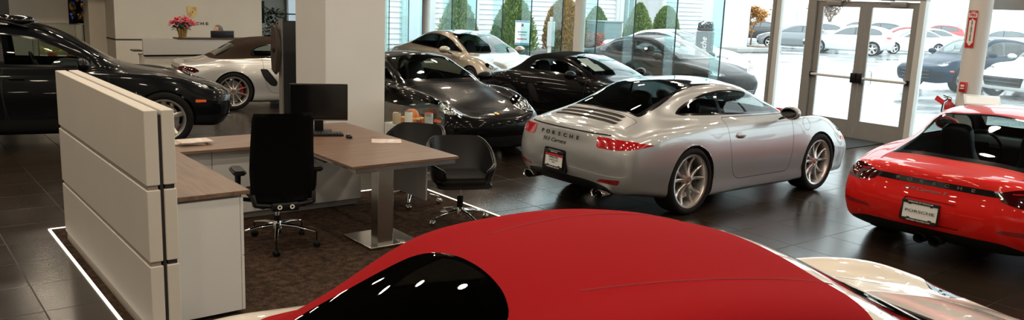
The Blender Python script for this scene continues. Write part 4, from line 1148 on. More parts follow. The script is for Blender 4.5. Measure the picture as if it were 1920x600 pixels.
# ------------------------------------------------------------------ the room
XW = 13.6          # glass front stands at this x, running along y
ZC = 4.0           # ceiling
def tile_mat():
    m = bpy.data.materials.new('dark stone floor tiles'); nt, b = nodes_of(m); N = nt.nodes; L = nt.links
    tc = N.new('ShaderNodeTexCoord'); mp = N.new('ShaderNodeMapping'); mp.inputs['Location'].default_value = (-.24+.585*.0, -.045, 0)
    L.new(tc.outputs['Object'], mp.inputs['Vector'])
    br = N.new('ShaderNodeTexBrick'); br.offset = 0.; br.squash = 1.
    br.inputs['Scale'].default_value = 1.; br.inputs['Mortar Size'].default_value = .005; br.inputs['Mortar Smooth'].default_value = .1
    br.inputs['Brick Width'].default_value = .585; br.inputs['Row Height'].default_value = .585
    br.inputs['Color1'].default_value = (.024, .0168, .0115, 1); br.inputs['Color2'].default_value = (.029, .0208, .0145, 1); br.inputs['Mortar'].default_value = (.003, .0028, .0026, 1)
    L.new(mp.outputs['Vector'], br.inputs['Vector'])
    no = N.new('ShaderNodeTexNoise'); no.inputs['Scale'].default_value = 3.; no.inputs['Detail'].default_value = 6
    L.new(tc.outputs['Object'], no.inputs['Vector'])
    mx = N.new('ShaderNodeMixRGB'); mx.blend_type = 'MULTIPLY'; mx.inputs['Fac'].default_value = .35
    L.new(br.outputs['Color'], mx.inputs[1]); L.new(no.outputs['Color'], mx.inputs[2]); L.new(mx.outputs['Color'], b.inputs['Base Color'])
    rr = N.new('ShaderNodeMapRange'); rr.inputs['To Min'].default_value = .17; rr.inputs['To Max'].default_value = .26
    ad = N.new('ShaderNodeMath'); ad.operation = 'MULTIPLY_ADD'; ad.inputs[1].default_value = .30
    L.new(br.outputs['Fac'], ad.inputs[0]); L.new(rr.outputs['Result'], ad.inputs[2])
    L.new(no.outputs['Fac'], rr.inputs['Value']); L.new(ad.outputs[0], b.inputs['Roughness'])
    b.inputs['Specular IOR Level'].default_value = .42
    bp = N.new('ShaderNodeBump'); bp.inputs['Strength'].default_value = .12; bp.inputs['Distance'].default_value = .001; bp.invert = True
    L.new(br.outputs['Fac'], bp.inputs['Height']); L.new(bp.outputs['Normal'], b.inputs['Normal'])
    return m
def carpet_mat():
    m = bpy.data.materials.new('brown loop carpet'); nt, b = nodes_of(m); N = nt.nodes; L = nt.links
    tc = N.new('ShaderNodeTexCoord')
    n1 = N.new('ShaderNodeTexNoise'); n1.inputs['Scale'].default_value = 90; n1.inputs['Detail'].default_value = 4
    n2 = N.new('ShaderNodeTexNoise'); n2.inputs['Scale'].default_value = 16; n2.inputs['Detail'].default_value = 5
    L.new(tc.outputs['Object'], n1.inputs['Vector']); L.new(tc.outputs['Object'], n2.inputs['Vector'])
    a = N.new('ShaderNodeMath'); a.operation = 'MULTIPLY'; L.new(n1.outputs['Fac'], a.inputs[0]); L.new(n2.outputs['Fac'], a.inputs[1])
    r = N.new('ShaderNodeValToRGB'); r.color_ramp.elements[0].position = .16; r.color_ramp.elements[1].position = .40
    r.color_ramp.elements[0].color = (.024, .0155, .011, 1); r.color_ramp.elements[1].color = (.085, .055, .037, 1)
    L.new(a.outputs[0], r.inputs['Fac']); L.new(r.outputs['Color'], b.inputs['Base Color'])
    b.inputs['Roughness'].default_value = .95; b.inputs['Specular IOR Level'].default_value = .05
    bp = N.new('ShaderNodeBump'); bp.inputs['Strength'].default_value = .6; bp.inputs['Distance'].default_value = .006
    L.new(n1.outputs['Fac'], bp.inputs['Height']); L.new(bp.outputs['Normal'], b.inputs['Normal'])
    return m
def wood_mat(name, c0, c1, axis='x'):
    m = bpy.data.materials.new(name); nt, b = nodes_of(m); N = nt.nodes; L = nt.links
    tc = N.new('ShaderNodeTexCoord'); mp = N.new('ShaderNodeMapping')
    mp.inputs['Scale'].default_value = (1.2, 16, 16) if axis == 'x' else (16, 1.2, 16)
    L.new(tc.outputs['Object'], mp.inputs['Vector'])
    n1 = N.new('ShaderNodeTexNoise'); n1.inputs['Scale'].default_value = 2.2; n1.inputs['Detail'].default_value = 8; n1.inputs['Distortion'].default_value = .6
    L.new(mp.outputs['Vector'], n1.inputs['Vector'])
    r = N.new('ShaderNodeValToRGB'); r.color_ramp.elements[0].position = .32; r.color_ramp.elements[1].position = .68
    r.color_ramp.elements[0].color = (*c0, 1); r.color_ramp.elements[1].color = (*c1, 1)
    L.new(n1.outputs['Fac'], r.inputs['Fac']); L.new(r.outputs['Color'], b.inputs['Base Color'])
    b.inputs['Roughness'].default_value = .38
    return m
m_tile = tile_mat(); m_carpet = carpet_mat()
m_wood = wood_mat('walnut veneer', (.105, .060, .038), (.200, .122, .080), 'x')
m_woody = wood_mat('walnut veneer lengthwise', (.105, .060, .038), (.200, .122, .080), 'y')
m_lam = mat('warm white laminate', (.60, .565, .50), .42, noise=.02, nscale=3)
m_lamw = mat('white laminate', (.66, .66, .64), .40, noise=.02, nscale=3)
m_wall = mat('warm beige wall paint', (.60, .55, .46), .7, noise=.03, nscale=2)
m_wallw = mat('white wall paint', (.66, .655, .63), .6, noise=.02, nscale=2)
m_ceil = mat('dark ceiling paint', (.045, .043, .040), .8, noise=.03, nscale=2)
m_wallk = mat('dark taupe wall paint', (.07, .062, .055), .7, noise=.05, nscale=2)
m_alu = mat('anodised aluminium frame', (.33, .325, .31), .40, .4, noise=.04, nscale=8)
m_aluw = mat('pale painted frame', (.62, .63, .61), .40, .1)
m_groove = mat('shadow gap lining', (.02, .017, .015), .7)
m_led = mat('light strip diffuser', (1., .90, .74), .4, emit=2.2)
m_dark = mat('black plastic', (.006, .006, .0065), .38, spec=.25)
m_mesh = mat('black chair mesh', (.0045, .0045, .005), .8, spec=.08, bump=.3, bscale=300)
m_leather = mat('black leather', (.0085, .0085, .0085), .34, bump=.08, bscale=120, spec=.4)
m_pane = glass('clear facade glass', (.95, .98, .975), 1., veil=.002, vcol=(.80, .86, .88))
m_hazed = glass('rain and haze facade glass', (.94, .975, .97), 1., veil=.028, vcol=(.80, .86, .88))  # rain film plus a painted pale haze that washes out the yard
m_fin = glass('teal glass fin', (.74, .90, .90), 1.)
m_vit = glass('display case glass', (.95, .97, .95), 1.)
m_joint = mat('black joint seal', (.008, .009, .010), .6)
m_mat = mat('charcoal entrance mat', (.030, .036, .038), .95, noise=.5, nscale=60, bump=.5, bscale=150)

# floor, ceiling, walls
bm = NB(); box(bm, (4.3, 9.5, -.05), (18.6, 29., .1)); struct('floor', bm, m_tile)
bm = NB(); box(bm, (4.3, 9.5, ZC+.05), (18.8, 29.2, .1)); struct('ceiling', bm, m_ceil)
bm = NB(); box(bm, (-5.05, 9.5, ZC/2), (.1, 29., ZC)); struct('wall_left', bm, m_wallk)
bm = NB(); box(bm, (4.3, -5.05, ZC/2), (18.8, .1, ZC)); struct('wall_front', bm, m_wallk)
bm = NB(); box(bm, (4.3, 24.05, ZC/2), (18.8, .1, ZC)); struct('wall_back', bm, m_wall)
# carpet and the light strips let into the floor round it
bm = NB(); box(bm, (3.05, 5.34, .003), (3.70, 5.18, .006)); tag(build('carpet', bm, m_carpet), 'brown carpet under the desk, edged by thin floor lights', 'carpet')
for nm, c, s, lb in (('left', (1.19, 5.4, .004), (.018, 5.1, .008), 'thin floor light strip along the outer side of the white partition'),
                 ('right', (4.91, 5.4, .004), (.022, 4.9, .008), 'thin bright floor light strip running past the black leather chairs'),
                 ('back', (3.05, 7.95, .004), (3.70, .018, .008), 'thin floor light strip behind the desk cabinets, seen beside the partition foot')):
    bm = NB(); box(bm, c, s); tag(build('light_strip', bm, m_led), lb, 'floor light', 'floor light strips round the carpet')
bm = NB(); box(bm, (12.55, 8.25, .006), (1.95, 2.7, .012), .004); tag(build('entrance_mat', bm, m_mat), 'charcoal entrance mat in front of the glass doors', 'mat')

# glass front: panes between joints, each joint with a glass fin
joints = [10.5+1.2*k for k in range(12)]
YW0 = 9.34
edges = [YW0]+joints+[24.]
for k, (a, b) in enumerate(zip(edges[:-1], edges[1:])):
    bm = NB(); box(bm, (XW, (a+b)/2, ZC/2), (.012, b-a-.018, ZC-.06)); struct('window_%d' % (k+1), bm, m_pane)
for k, y in enumerate(joints):
    bm = NB(); box(bm, (XW, y, ZC/2), (.020, .020, ZC)); struct('trim_%d' % (k+1), bm, m_joint)
    bm = NB(); box(bm, (XW-.17, y, ZC/2), (.30, .015, ZC)); tag(build('glass_fin', bm, m_fin), 'teal glass fins standing upright behind the joints of the glass front', 'glass fin', 'glass fins along the glass front')
tn = len(joints)+1
def trimbox(c, s, m=None, bev=.004):
    global tn
    bm = NB(); box(bm, c, s, bev, 1); o = struct('trim_%d' % tn, bm, m or m_alu); tn += 1; return o
# frame post left of the doors, pane beside it, door frame, transom
trimbox((XW-.02, 9.30, ZC/2), (.14, .06, ZC)); trimbox((XW-.01, 9.215, ZC/2), (.10, .11, ZC), m_aluw)
bm = NB(); box(bm, (XW, 8.88, ZC/2), (.012, .56, ZC)); struct('window_20', bm, m_hazed)
trimbox((XW-.02, 8.50, 1.19), (.16, .16, 2.38)); trimbox((XW-.02, 6.53, 1.19), (.16, .10, 2.38), m_aluw)
trimbox((XW-.02, 7.5, 2.44), (.16, 2.04, .13)); trimbox((XW-.02, 7.5, 3.30), (.12, 2.1, .10))
bm = NB(); box(bm, (XW, 7.5, 2.90), (.012, 1.95, .78)); struct('window_21', bm, m_hazed)
bm = NB(); box(bm, (XW, 6.06, ZC/2), (.012, .84, ZC)); struct('window_22', bm, m_hazed)
trimbox((XW-.03, 5.60, ZC/2), (.16, .07, ZC), m_alu); trimbox((XW-.03, 3.8, 2.36), (.16, 3.6, .16), m_alu); trimbox((XW-.03, 3.8, .05), (.16, 3.6, .10), m_alu)
bm = NB(); box(bm, (XW, 3.8, 1.2), (.012, 3.5, 2.2)); struct('window_23', bm, m_hazed)
bm = NB(); box(bm, (XW, 3.8, 3.2), (.012, 3.5, 1.5)); struct('window_24', bm, m_hazed)
trimbox((XW-.03, 2.0, ZC/2), (.16, .08, ZC), m_alu)
bm = NB(); box(bm, (XW, -1.5, ZC/2), (.012, 6.9, ZC)); struct('window_25', bm, m_hazed)
for k, y in enumerate((-.3, -2.6)): trimbox((XW-.03, y, ZC/2), (.16, .08, ZC), m_alu)
# the two door leaves
def leaf(n, y0, y1, side):
    root = empty('door_%d' % n, (XW-.02, (y0+y1)/2, 0)); root['kind'] = 'structure'
    w = y1-y0; h = 2.35; st = .105
    bm = NB()
    for yy in (-w/2+st/2, w/2-st/2): box(bm, (0, yy, h/2), (.045, st, h), .004, 1)
    box(bm, (0, 0, h-.05), (.043, w-2*st+.002, .10)); box(bm, (0, 0, .155), (.043, w-2*st+.002, .31))
    build('door_frame', bm, m_alu, root)
    bm = NB(); box(bm, (0, 0, (h+.21)/2), (.012, w-2*st, h-.41)); build('door_pane', bm, m_hazed, root)
    bm = NB(); tube(bm, [(-.075, -w/2+.03, 1.05), (-.075, w/2-.03, 1.05)], .024, 10)
    pb = build('push_bar', bm, m_aluw, root, 50)
    bm = NB(); box(bm, (-.06, side*(w/2-.055), 1.05), (.09, .095, .17), .012, 2); build('bar_latch', bm, m_dark, pb, 40)
    bm = NB(); box(bm, (-.05, -side*(w/2-.03), 1.05), (.08, .05, .08), .008, 2); build('bar_bracket', bm, m_dark, pb, 40)
    bm = NB(); box(bm, (-.06, -side*(w/2-.33), h-.035), (.07, .28, .085), .008, 2)
    cl = build('door_closer', bm, m_alu, root, 40)
    bm = NB(); tube(bm, [(-.075, -side*(w/2-.40), h+.02), (-.10, -side*(w/2-.62), h+.03), (-.03, -side*(w/2-.30), h+.05)], .012, 6); build('closer_arm', bm, m_dark, cl, 40)
    bm = NB(); tube(bm, [(.04, side*(w/2-.16), .94), (.09, side*(w/2-.17), .96), (.09, side*(w/2-.17), 1.16), (.04, side*(w/2-.16), 1.18)], .010, 6); build('door_handle', bm, m_aluw, root, 40)
leaf(1, 7.515, 8.415, -1); leaf(2, 6.60, 7.505, 1)
# round columns of the front and the square column by the desk
for k, (x, y, r) in enumerate(((13.06, 5.46, .16), (13.30, 14.35, .13), (13.30, 21.0, .13))):
    bm = NB(); lathe(bm, [(r, 0), (r, ZC)], 40, Matrix.Translation((x, y, 0))); struct('column_%d' % (k+1), bm, m_wallw, 60)
bm = NB(); box(bm, (4.62, 9.23, ZC/2), (.78, .82, ZC), .006, 1); struct('column_4', bm, m_wallw)

# ------------------------------------------------------------------ things on the round column
def on_col(az_z, w, h): pass
cx, cy, cr = 13.06, 5.46, .16
def colface(z, off, turn):
    """frame on the column's surface, turned by an angle from the direction of the room"""
    a = math.atan2(-cy, -cx)+turn
    n = Vector((math.cos(a), math.sin(a), 0)); p = Vector((cx, cy, z))+n*(cr+off)
    return p, n
m_sred = mat('sign red', (.50, .012, .018), .4); m_swhite = mat('sign white', (.80, .78, .74), .5)
def wrap_sheet(bm, z0, z1, half, off, turn, mi=0, n=8):
    vs = []
    for k in range(n+1):
        a = math.atan2(-cy, -cx)+turn-half+2*half*k/n
        vs.append([bm.verts.new((cx+(cr+off)*math.cos(a), cy+(cr+off)*math.sin(a), z)) for z in (z0, z1)])
    for a, b in zip(vs[:-1], vs[1:]):
        f = bm.faces.new((a[0], b[0], b[1], a[1])); f.material_index = mi
SGT = -.52
p, n = colface(1.98, .006, SGT)
M = frame_M(p, Vector((0, 0, 1)).cross(n), (0, 0, 1))
root = empty('fire_sign', (p.x, p.y, 1.70), 0, 'narrow red fire extinguisher sign with white arrow high on the round column', 'sign')
IM = Matrix.Translation((-p.x, -p.y, -1.70))
bm = NB(); prism(bm, [(-.065, -.27), (.065, -.27), (.065, .27), (-.065, .27)], -.004, 0, 'z', 0, M); bm.transform(IM); build('sign_board', bm, m_sred, root)
bm = NB(); prism(bm, [(-.045, -.18), (-.045, .13), (-.02, .13), (0, .16), (.02, .13), (.045, .13), (.045, -.18), (.055, -.18), (0, -.245), (-.055, -.18)][::-1], 0, .001, 'z', 0, M)
prism(bm, [(-.06, .17), (.06, .17), (.06, .235), (-.06, .235)], 0, .001, 'z', 0, M); prism(bm, [(-.05, .255), (0, .24), (.05, .255)], 0, .001, 'z', 0, M); bm.transform(IM); build('arrow', bm, m_swhite, root)
text_mesh('lettering', 'FIRE', .052, m_sred, root, 1., .0008, IM @ M @ Matrix.Translation((0, .203, .002)), .002)
for k, ch in enumerate('EXTINGUISHER'):
    text_mesh('lettering', ch, .034, mat('sign black', (.02, .02, .02), .5), root, 1., .0008, IM @ M @ Matrix.Translation((0, .115-.025*k, .002)), .001)
p, n = colface(1.13, .02, SGT+.05); M = frame_M(p, Vector((0, 0, 1)).cross(n), (0, 0, 1))
root = empty('fire_alarm', (p.x, p.y, 1.06), 0, 'small red fire alarm pull box on the round column', 'alarm box'); IM = Matrix.Translation((-p.x, -p.y, -1.06))
bm = NB(); t = NB(); box(t, (0, 0, 0), (.10, .15, .055), .01, 2); merge(bm, t, None, M); bm.transform(IM); build('alarm_body', bm, m_sred, root, 40)
bm = NB(); t = NB(); box(t, (0, -.02, .032), (.06, .018, .012), .004, 2); box(t, (0, .02, .03), (.055, .03, .006), .002, 1); merge(bm, t, None, M); bm.transform(IM); build('pull_handle', bm, m_swhite, root, 40)
# extinguisher on its bracket
p, n = colface(.70, .085, SGT-.75)
root = empty('fire_extinguisher', (p.x, p.y, .50), 0, 'red fire extinguisher with two pale labels hanging on the round column', 'fire extinguisher')
bm = NB(); lathe(bm, [(0, 0), (.055, 0), (.068, .012), (.068, .33), (.055, .375), (.028, .395), (.026, .42), (0, .42)], 28); build('cylinder', bm, mat('extinguisher red', (.42, .012, .018), .22, coat=.5), root, 40)
bm = NB(); lathe(bm, [(.0685, .05), (.0692, .052), (.0692, .12), (.0685, .122)], 28); lathe(bm, [(.0685, .16), (.0692, .162), (.0692, .27), (.0685, .272)], 28); build('paper_label', bm, mat('label cream', (.62, .55, .40), .5), root, 40)
bm = NB(); box(bm, (0, 0, .435), (.04, .05, .03), .006); tube(bm, [(0, -.02, .45), (.0, .10, .475)], .010, 6); tube(bm, [(0, -.02, .44), (0, .09, .445)], .009, 6); build('valve_handle', bm, m_chrome, root, 40)
bm = NB(); tube(bm, [(0, .03, .43), (.0, .09, .38), (.0, .10, .25), (.0, .08, .12)], .011, 8); build('hose', bm, m_dark, root, 60)
M = Matrix.Translation((-.02, .14, .40)) @ Matrix.Rotation(.5, 4, 'X')
bm = NB(); t = NB(); box(t, (0, 0, 0), (.004, .14, .075), .001, 1); merge(bm, t, None, M); build('inspection_tag', bm, mat('tag red', (.70, .03, .03), .5), root)
bm = NB(); box(bm, (.078, 0, .2), (.02, .10, .30), .004); build('bracket', bm, m_dark, root)
# sloping information stand by the column
root = empty('information_stand', (12.55, 5.05, 0), math.radians(28), 'white sloping information stand beside the round column', 'stand')
bm = NB(); box(bm, (0, 0, .02), (.36, .36, .04), .006); box(bm, (.05, 0, .48), (.06, .20, .92), .006); build('stand_post', bm, m_aluw, root, 40)
bm = NB(); t = NB(); box(t, (0, 0, 0), (.34, .46, .02), .004); merge(bm, t, None, Matrix.Translation((0, 0, .99)) @ Matrix.Rotation(-.35, 4, 'Y')); build('sloping_panel', bm, m_lamw, root, 40)
bm = NB(); t = NB(); box(t, (-.02, 0, .0115), (.24, .40, .003), 0); merge(bm, t, None, Matrix.Translation((0, 0, .99)) @ Matrix.Rotation(-.35, 4, 'Y')); build('information_sheet', bm, m_white, root)

# ------------------------------------------------------------------ ceiling downlights (the cars mirror them)
def downlights():
    root = empty('downlight')
    bm = NB(); lathe(bm, [(.145, 0), (.15, -.012), (.13, -.012), (.119, .0), (.119, .07), (.145, .07)], 20, close=True); build('trim_ring', bm, m_wallw, root, 50)
    bm = NB(); lathe(bm, [(0, .004), (.118, .004)], 20)
    build('lamp', bm, m_lamp, root)
    return root
m_lamp = mat('warm lamp', (1., .83, .64), .5, emit=118.)
dl0 = downlights(); cm = {}
for c in bpy.data.objects:
    if c.parent is not None: cm.setdefault(c.parent.name, []).append(c)
first = True
for i in range(9):
    for j in range(13):
        x = -3.0+1.85*i; y = -1.6+1.95*j
        if x > 12.6: continue
        o = dl0 if first else copy_tree(dl0, None, cm); first = False
        o.location = (x, y, ZC-.005)
        tag(o, 'round recessed ceiling downlight, mirrored as a white dot in the car paint', 'ceiling light', 'ceiling downlights')

# ------------------------------------------------------------------ partition of two slabs, three panels each
root = empty('partition_wall_unit', (1.335, 6.25, .007), 0, 'tall white slatted office partition of two slabs beside the desk return', 'partition')
y0, y1 = -1.30, 1.30
H3 = [(.075, .487), (.515, .950), (.978, 1.42)]
for x0, x1 in ((-.085, -.008), (.012, .085)):
    for a, b in H3:
        bm = NB(); box(bm, ((x0+x1)/2, 0, (a+b)/2), (x1-x0, y1-y0, b-a), .004, 1); build('panel', bm, m_lam, root)
    bm = NB(); box(bm, ((x0+x1)/2, 0, .70), (x1-x0-.02, y1-y0-.03, 1.40)); build('core', bm, m_groove if x0 > 0 else mat('groove rail', (.30, .26, .21), .5), root)
bm = NB(); box(bm, (.002, 0, .70), (.018, y1-y0-.02, 1.38)); build('slab_gap', bm, m_groove, root)
bm = NB(); box(bm, (0, 0, .035), (.12, y1-y0-.04, .07)); build('plinth', bm, mat('plinth beige', (.34, .29, .23), .5), root)

# ------------------------------------------------------------------ desk: return, credenza, peninsula table
ZT = .745          # table top height above the carpet
ZR = .845; ZC_ = .715
root = empty('desk_return', (1.68, 6.03, .007), 0, 'white drawer unit with walnut top standing against the tall partition', 'cabinet')
bm = NB(); box(bm, (0, 0, ZR-.014), (.50, 1.78, .028), .002, 1); build('worktop', bm, m_woody, root)
bm = NB(); box(bm, (-.02, .02, ZR-.046), (.44, 1.70, .036)); build('top_rail', bm, m_alu, root)
bm = NB(); box(bm, (-.02, 0, .413), (.42, 1.74, .768), .002, 1); build('carcass', bm, m_lamw, root)
bm = NB(); box(bm, (-.03, .03, .015), (.38, 1.66, .028)); build('plinth', bm, m_groove, root)
for k in range(2):
    for a, b in ((.030, .400), (.407, .796)):
        bm = NB(); box(bm, (.202, -.437+.873*k, (a+b)/2), (.02, .868, b-a), .002, 1); build('drawer', bm, m_lamw, root)
root = empty('credenza', (2.70, 7.66, .007), 0, 'low white cabinet run with walnut top behind the office chair', 'cabinet')
bm = NB(); box(bm, (-.44, -.03, ZC_-.014), (1.62, .66, .028), .002, 1); build('worktop', bm, m_wood, root)
bm = NB(); box(bm, (-.44, .02, ZC_-.040), (1.60, .50, .024)); build('top_rail', bm, m_groove, root)
bm = NB(); box(bm, (0, .03, .3625), (2.52, .46, .60), .002, 1); build('carcass', bm, m_lamw, root)
for k in range(5):
    bm = NB(); box(bm, (-1.26+.504*(k+.5), -.215, .3625), (.498, .02, .595), .002, 1); build('door', bm, m_lamw, root)
bm = NB(); box(bm, (0, .02, .04), (2.46, .44, .07)); build('plinth', bm, m_alu, root)
root = empty('desk_table', (3.60, 7.03, .007), 0, 'walnut topped peninsula table on a square steel leg', 'table')
bm = NB(); box(bm, (0, 0, ZT-.012), (1.05, 2.2, .024), .002, 1); build('tabletop', bm, m_wood, root)
bm = NB(); box(bm, (0, -1.06, ZT-.045), (.99, .06, .040), .002, 1); box(bm, (0, 1.0, ZT-.045), (.99, .06, .040), .002, 1); box(bm, (-.44, 0, ZT-.045), (.05, 2.0, .040)); box(bm, (.44, 0, ZT-.045), (.05, 2.0, .040)); build('under_frame', bm, m_steel, root)
bm = NB(); box(bm, (-.17, -.97, .355), (.15, .12, .665), .003, 1); build('leg', bm, m_steel, root)
bm = NB(); box(bm, (-.10, -.83, .016), (.48, .50, .018), .003, 1); build('base_plate', bm, m_steel, root)
bm = NB(); box(bm, (.30, -.62, .51), (.02, .62, .36), .003, 1); build('modesty_panel', bm, m_alu, root)
bm = NB(); box(bm, (-.44, -.28, ZT-.075), (.05, .36, .025), .01, 2); build('cable_tray', bm, m_dark, root)
bm = NB(); box(bm, (.42, 1.00, .36), (.06, .06, .70)); build('leg', bm, m_steel, root)

# monitor, keyboard, mouse
root = empty('monitor', (3.60, 7.66, ZT+.007), math.radians(-24), 'black computer monitor on the walnut peninsula table', 'monitor')
bm = NB(); box(bm, (0, 0, .30), (.57, .035, .37), .008, 2); build('screen_housing', bm, m_dark, root, 40)
bm = NB(); box(bm, (0, -.0185, .305), (.545, .002, .335)); build('screen', bm, mat('dark screen', (.004, .004, .005), .12), root)
bm = NB(); box(bm, (0, .02, .09), (.09, .03, .18), .008, 2); box(bm, (0, 0, .008), (.26, .20, .014), .006, 2); build('stand', bm, m_dark, root, 40)
bm = NB(); box(bm, (0, -.0175, .123), (.54, .004, .004)); build('chin_line', bm, m_steel, root)
root = empty('keyboard', (3.52, 7.45, ZT+.007), math.radians(-24), 'black keyboard in front of the monitor', 'keyboard')
bm = NB(); box(bm, (0, 0, .010), (.44, .15, .018), .005, 2); build('key_tray', bm, m_dark, root, 40)
kb = mat('black key caps', (.016, .016, .017), .35)
for r in range(5):
    for c in range(14):
        bm = NB(); box(bm, (-.195+.030*c, -.052+.026*r, .0225), (.023, .020, .008), .003, 1)
        if r == 0 and c == 0: km = build('key', bm, kb, root)
        else:
            bm.free(); o = km.copy(); COL.objects.link(o); o.parent = root; o.location = (.030*c, .026*r, 0)
root = empty('computer_mouse', (3.70, 7.20, ZT+.007), math.radians(-10), 'small black mouse beside the keyboard', 'mouse')
bm = NB(); ball(bm, (0, 0, .012), (.032, .055, .022), 18, 10); bmesh.ops.bisect_plane(bm, geom=list(bm.verts)+list(bm.edges)+list(bm.faces), plane_co=(0, 0, .001), plane_no=(0, 0, -1), clear_outer=True); build('mouse_body', bm, m_dark, root, 50)
bm = NB(); t = NB(); lathe(t, [(.009, -.004), (.009, .004)], 12); merge(bm, t, None, Matrix.Translation((0, .028, .030)) @ Matrix.Rotation(PI/2, 4, 'Y')); build('scroll_wheel', bm, m_steel, root, 50)
# magazines
def pic_mat(name, cols):
    m = bpy.data.materials.new(name); nt, b = nodes_of(m); N = nt.nodes; L = nt.links
    tc = N.new('ShaderNodeTexCoord'); mp = N.new('ShaderNodeMapping'); mp.inputs['Scale'].default_value = (7, 9, 1); L.new(tc.outputs['Object'], mp.inputs['Vector'])
    n1 = N.new('ShaderNodeTexNoise'); n1.inputs['Scale'].default_value = 1.; n1.inputs['Detail'].default_value = 3; L.new(mp.outputs['Vector'], n1.inputs['Vector'])
    r = N.new('ShaderNodeValToRGB'); r.color_ramp.elements[0].position = .38; r.color_ramp.elements[1].position = .62
    r.color_ramp.elements[0].color = (*cols[0], 1); r.color_ramp.elements[1].color = (*cols[2], 1)
    e = r.color_ramp.elements.new(.5); e.color = (*cols[1], 1)
    L.new(n1.outputs['Fac'], r.inputs['Fac']); L.new(r.outputs['Color'], b.inputs['Base Color']); b.inputs['Roughness'].default_value = .3
    return m
m_cov = pic_mat('magazine cover print', ((.66, .63, .60), (.60, .46, .38), (.74, .73, .71)))
def magazine(x, y, z, rz, label, group, w=.21, h=.28):
    root = empty('magazine', (x, y, z), rz, label, 'magazine', group)
    bm = NB(); box(bm, (0, 0, .0035), (w-.004, h-.004, .006)); build('pages', bm, m_white, root)
    bm = NB(); box(bm, (0, 0, .0072), (w, h, .0012)); box(bm, (0, 0, .0005), (w, h, .001)); box(bm, (-w/2, 0, .004), (.0015, h, .0075)); build('cover', bm, m_cov, root)
for k in range(4):
    magazine(2.33+.012*k-.03*(k == 1), 7.70-.015*k+.02*(k == 2), ZC_+.007+.0082*k, math.radians(76+5*k-9*(k == 1)), ('topmost magazine with an orange cover picture, stack on the credenza', 'second magazine from the top of the stack on the credenza', 'third magazine from the top of the stack on the credenza', 'lowest magazine of the stack on the credenza')[3-k], 'magazine stack on the credenza')
magazine(3.92, 6.86, ZT+.007, math.radians(62), 'lone pale magazine lying on the peninsula table near its outer edge', None)

# ------------------------------------------------------------------ chairs
def star_base(root, n, r, zc, hub_h, caster_m, arm_m, ang=0., col_m=None):
    bm = NB()
    lathe(bm, [(0, zc+.05), (.035, zc+.05), (.045, zc+.02), (.045, zc-.03), (0, zc-.03)], 20); 
    o = build('base_hub', bm, arm_m, root, 50)
    for k in range(n):
        a = ang+2*PI*k/n; c, s = math.cos(a), math.sin(a)
        bm = NB(); tube(bm, [(c*.03, s*.03, zc+.015), (c*r*.5, s*r*.5, zc+.005), (c*r*.97, s*r*.97, zc-.03)], [.026, .020, .013], 8, flat=.75); build('base_arm', bm, arm_m, root, 60)
        cs = NB()
        for q in (-1, 1):
            t = NB(); lathe(t, [(0, -.010), (.022, -.010), (.029, -.004), (.029, .004), (.022, .010), (0, .010)], 16)
            merge(cs, t, None, Matrix.Translation((c*r, s*r, .029)) @ Matrix.Rotation(a+.6, 4, 'Z') @ Matrix.Translation((0, q*.014, 0)) @ Matrix.Rotation(PI/2, 4, 'X'))
        tube(cs, [(c*r, s*r, .035), (c*r, s*r, zc-.03)], .007, 6)
        build('caster', cs, caster_m, root, 50)
root = empty('office_chair', (2.68, 6.52, .007), math.radians(80), 'tall black mesh office chair with chrome star base, back to the viewer', 'chair')
star_base(root, 5, .34, .165, .1, m_dark, m_chrome, math.radians(22))
bm = NB(); tube(bm, [(0, 0, .10), (0, 0, .26)], .032, 14); build('gas_lift_cover', bm, m_dark, root, 50)
bm = NB(); tube(bm, [(0, 0, .22), (0, 0, .37)], .020, 14); build('gas_lift', bm, m_chrome, root, 50)
bm = NB(); box(bm, (-.02, 0, .385), (.30, .20, .055), .02, 3); build('tilt_mechanism', bm, m_dark, root, 40)
bm = NB()
t = NB(); prism(t, rpoly([(-.23, -.23), (.25, -.25), (.25, .25), (-.23, .23)], .09, 5), .415, .475, 'z'); bmesh.ops.bevel(t, geom=[e for e in t.edges if abs(e.verts[0].co.z-e.verts[1].co.z) < 1e-5], offset=.025, segments=3, affect='EDGES'); merge(bm, t)
build('seat', bm, m_mesh, root, 50)
bm = NB(); ny, nz = 12, 14; G = []
for j in range(nz+1):
    t = j/nz; z = .44+.73*t; hw = .262-.03*abs(t-.35) if t < .9 else .262-.03*.55
    if t > .93: hw -= .012
    G.append([bm.verts.new((-.27-.06*t+.035*math.sin(t*PI)+.05*(2*k/ny-1)**2, hw*(2*k/ny-1), z)) for k in range(ny+1)])
for a, b in zip(G[:-1], G[1:]):
    for k in range(ny): bm.faces.new((a[k], a[k+1], b[k+1], b[k]))
bmesh.ops.solidify(bm, geom=list(bm.faces), thickness=.028); bmesh.ops.recalc_face_normals(bm, faces=list(bm.faces)); build('backrest', bm, m_mesh, root, 60)
bm = NB(); tube(bm, [(-.08, -.10, .39), (-.24, -.16, .40), (-.275, -.235, .43), (-.24, -.245, .50)], .022, 8); tube(bm, [(-.08, .10, .39), (-.24, .16, .40), (-.275, .235, .43), (-.24, .245, .50)], .022, 8); tube(bm, [(-.275, -.235, .425), (-.30, 0, .40), (-.275, .235, .425)], .02, 8); box(bm, (-.30, 0, .405), (.05, .22, .07), .015, 2); build('back_bracket', bm, m_dark, root, 50)
for y in (-.05, .05):
    bm = NB(); t = NB(); lathe(t, [(.011, 0), (.019, .003), (.019, .006), (.010, .006)], 20, close=True); merge(bm, t, None, Matrix.Translation((-.327, y, .408)) @ Matrix.Rotation(-PI/2, 4, 'Y')); build('adjuster_ring', bm, m_swhite, root, 50)
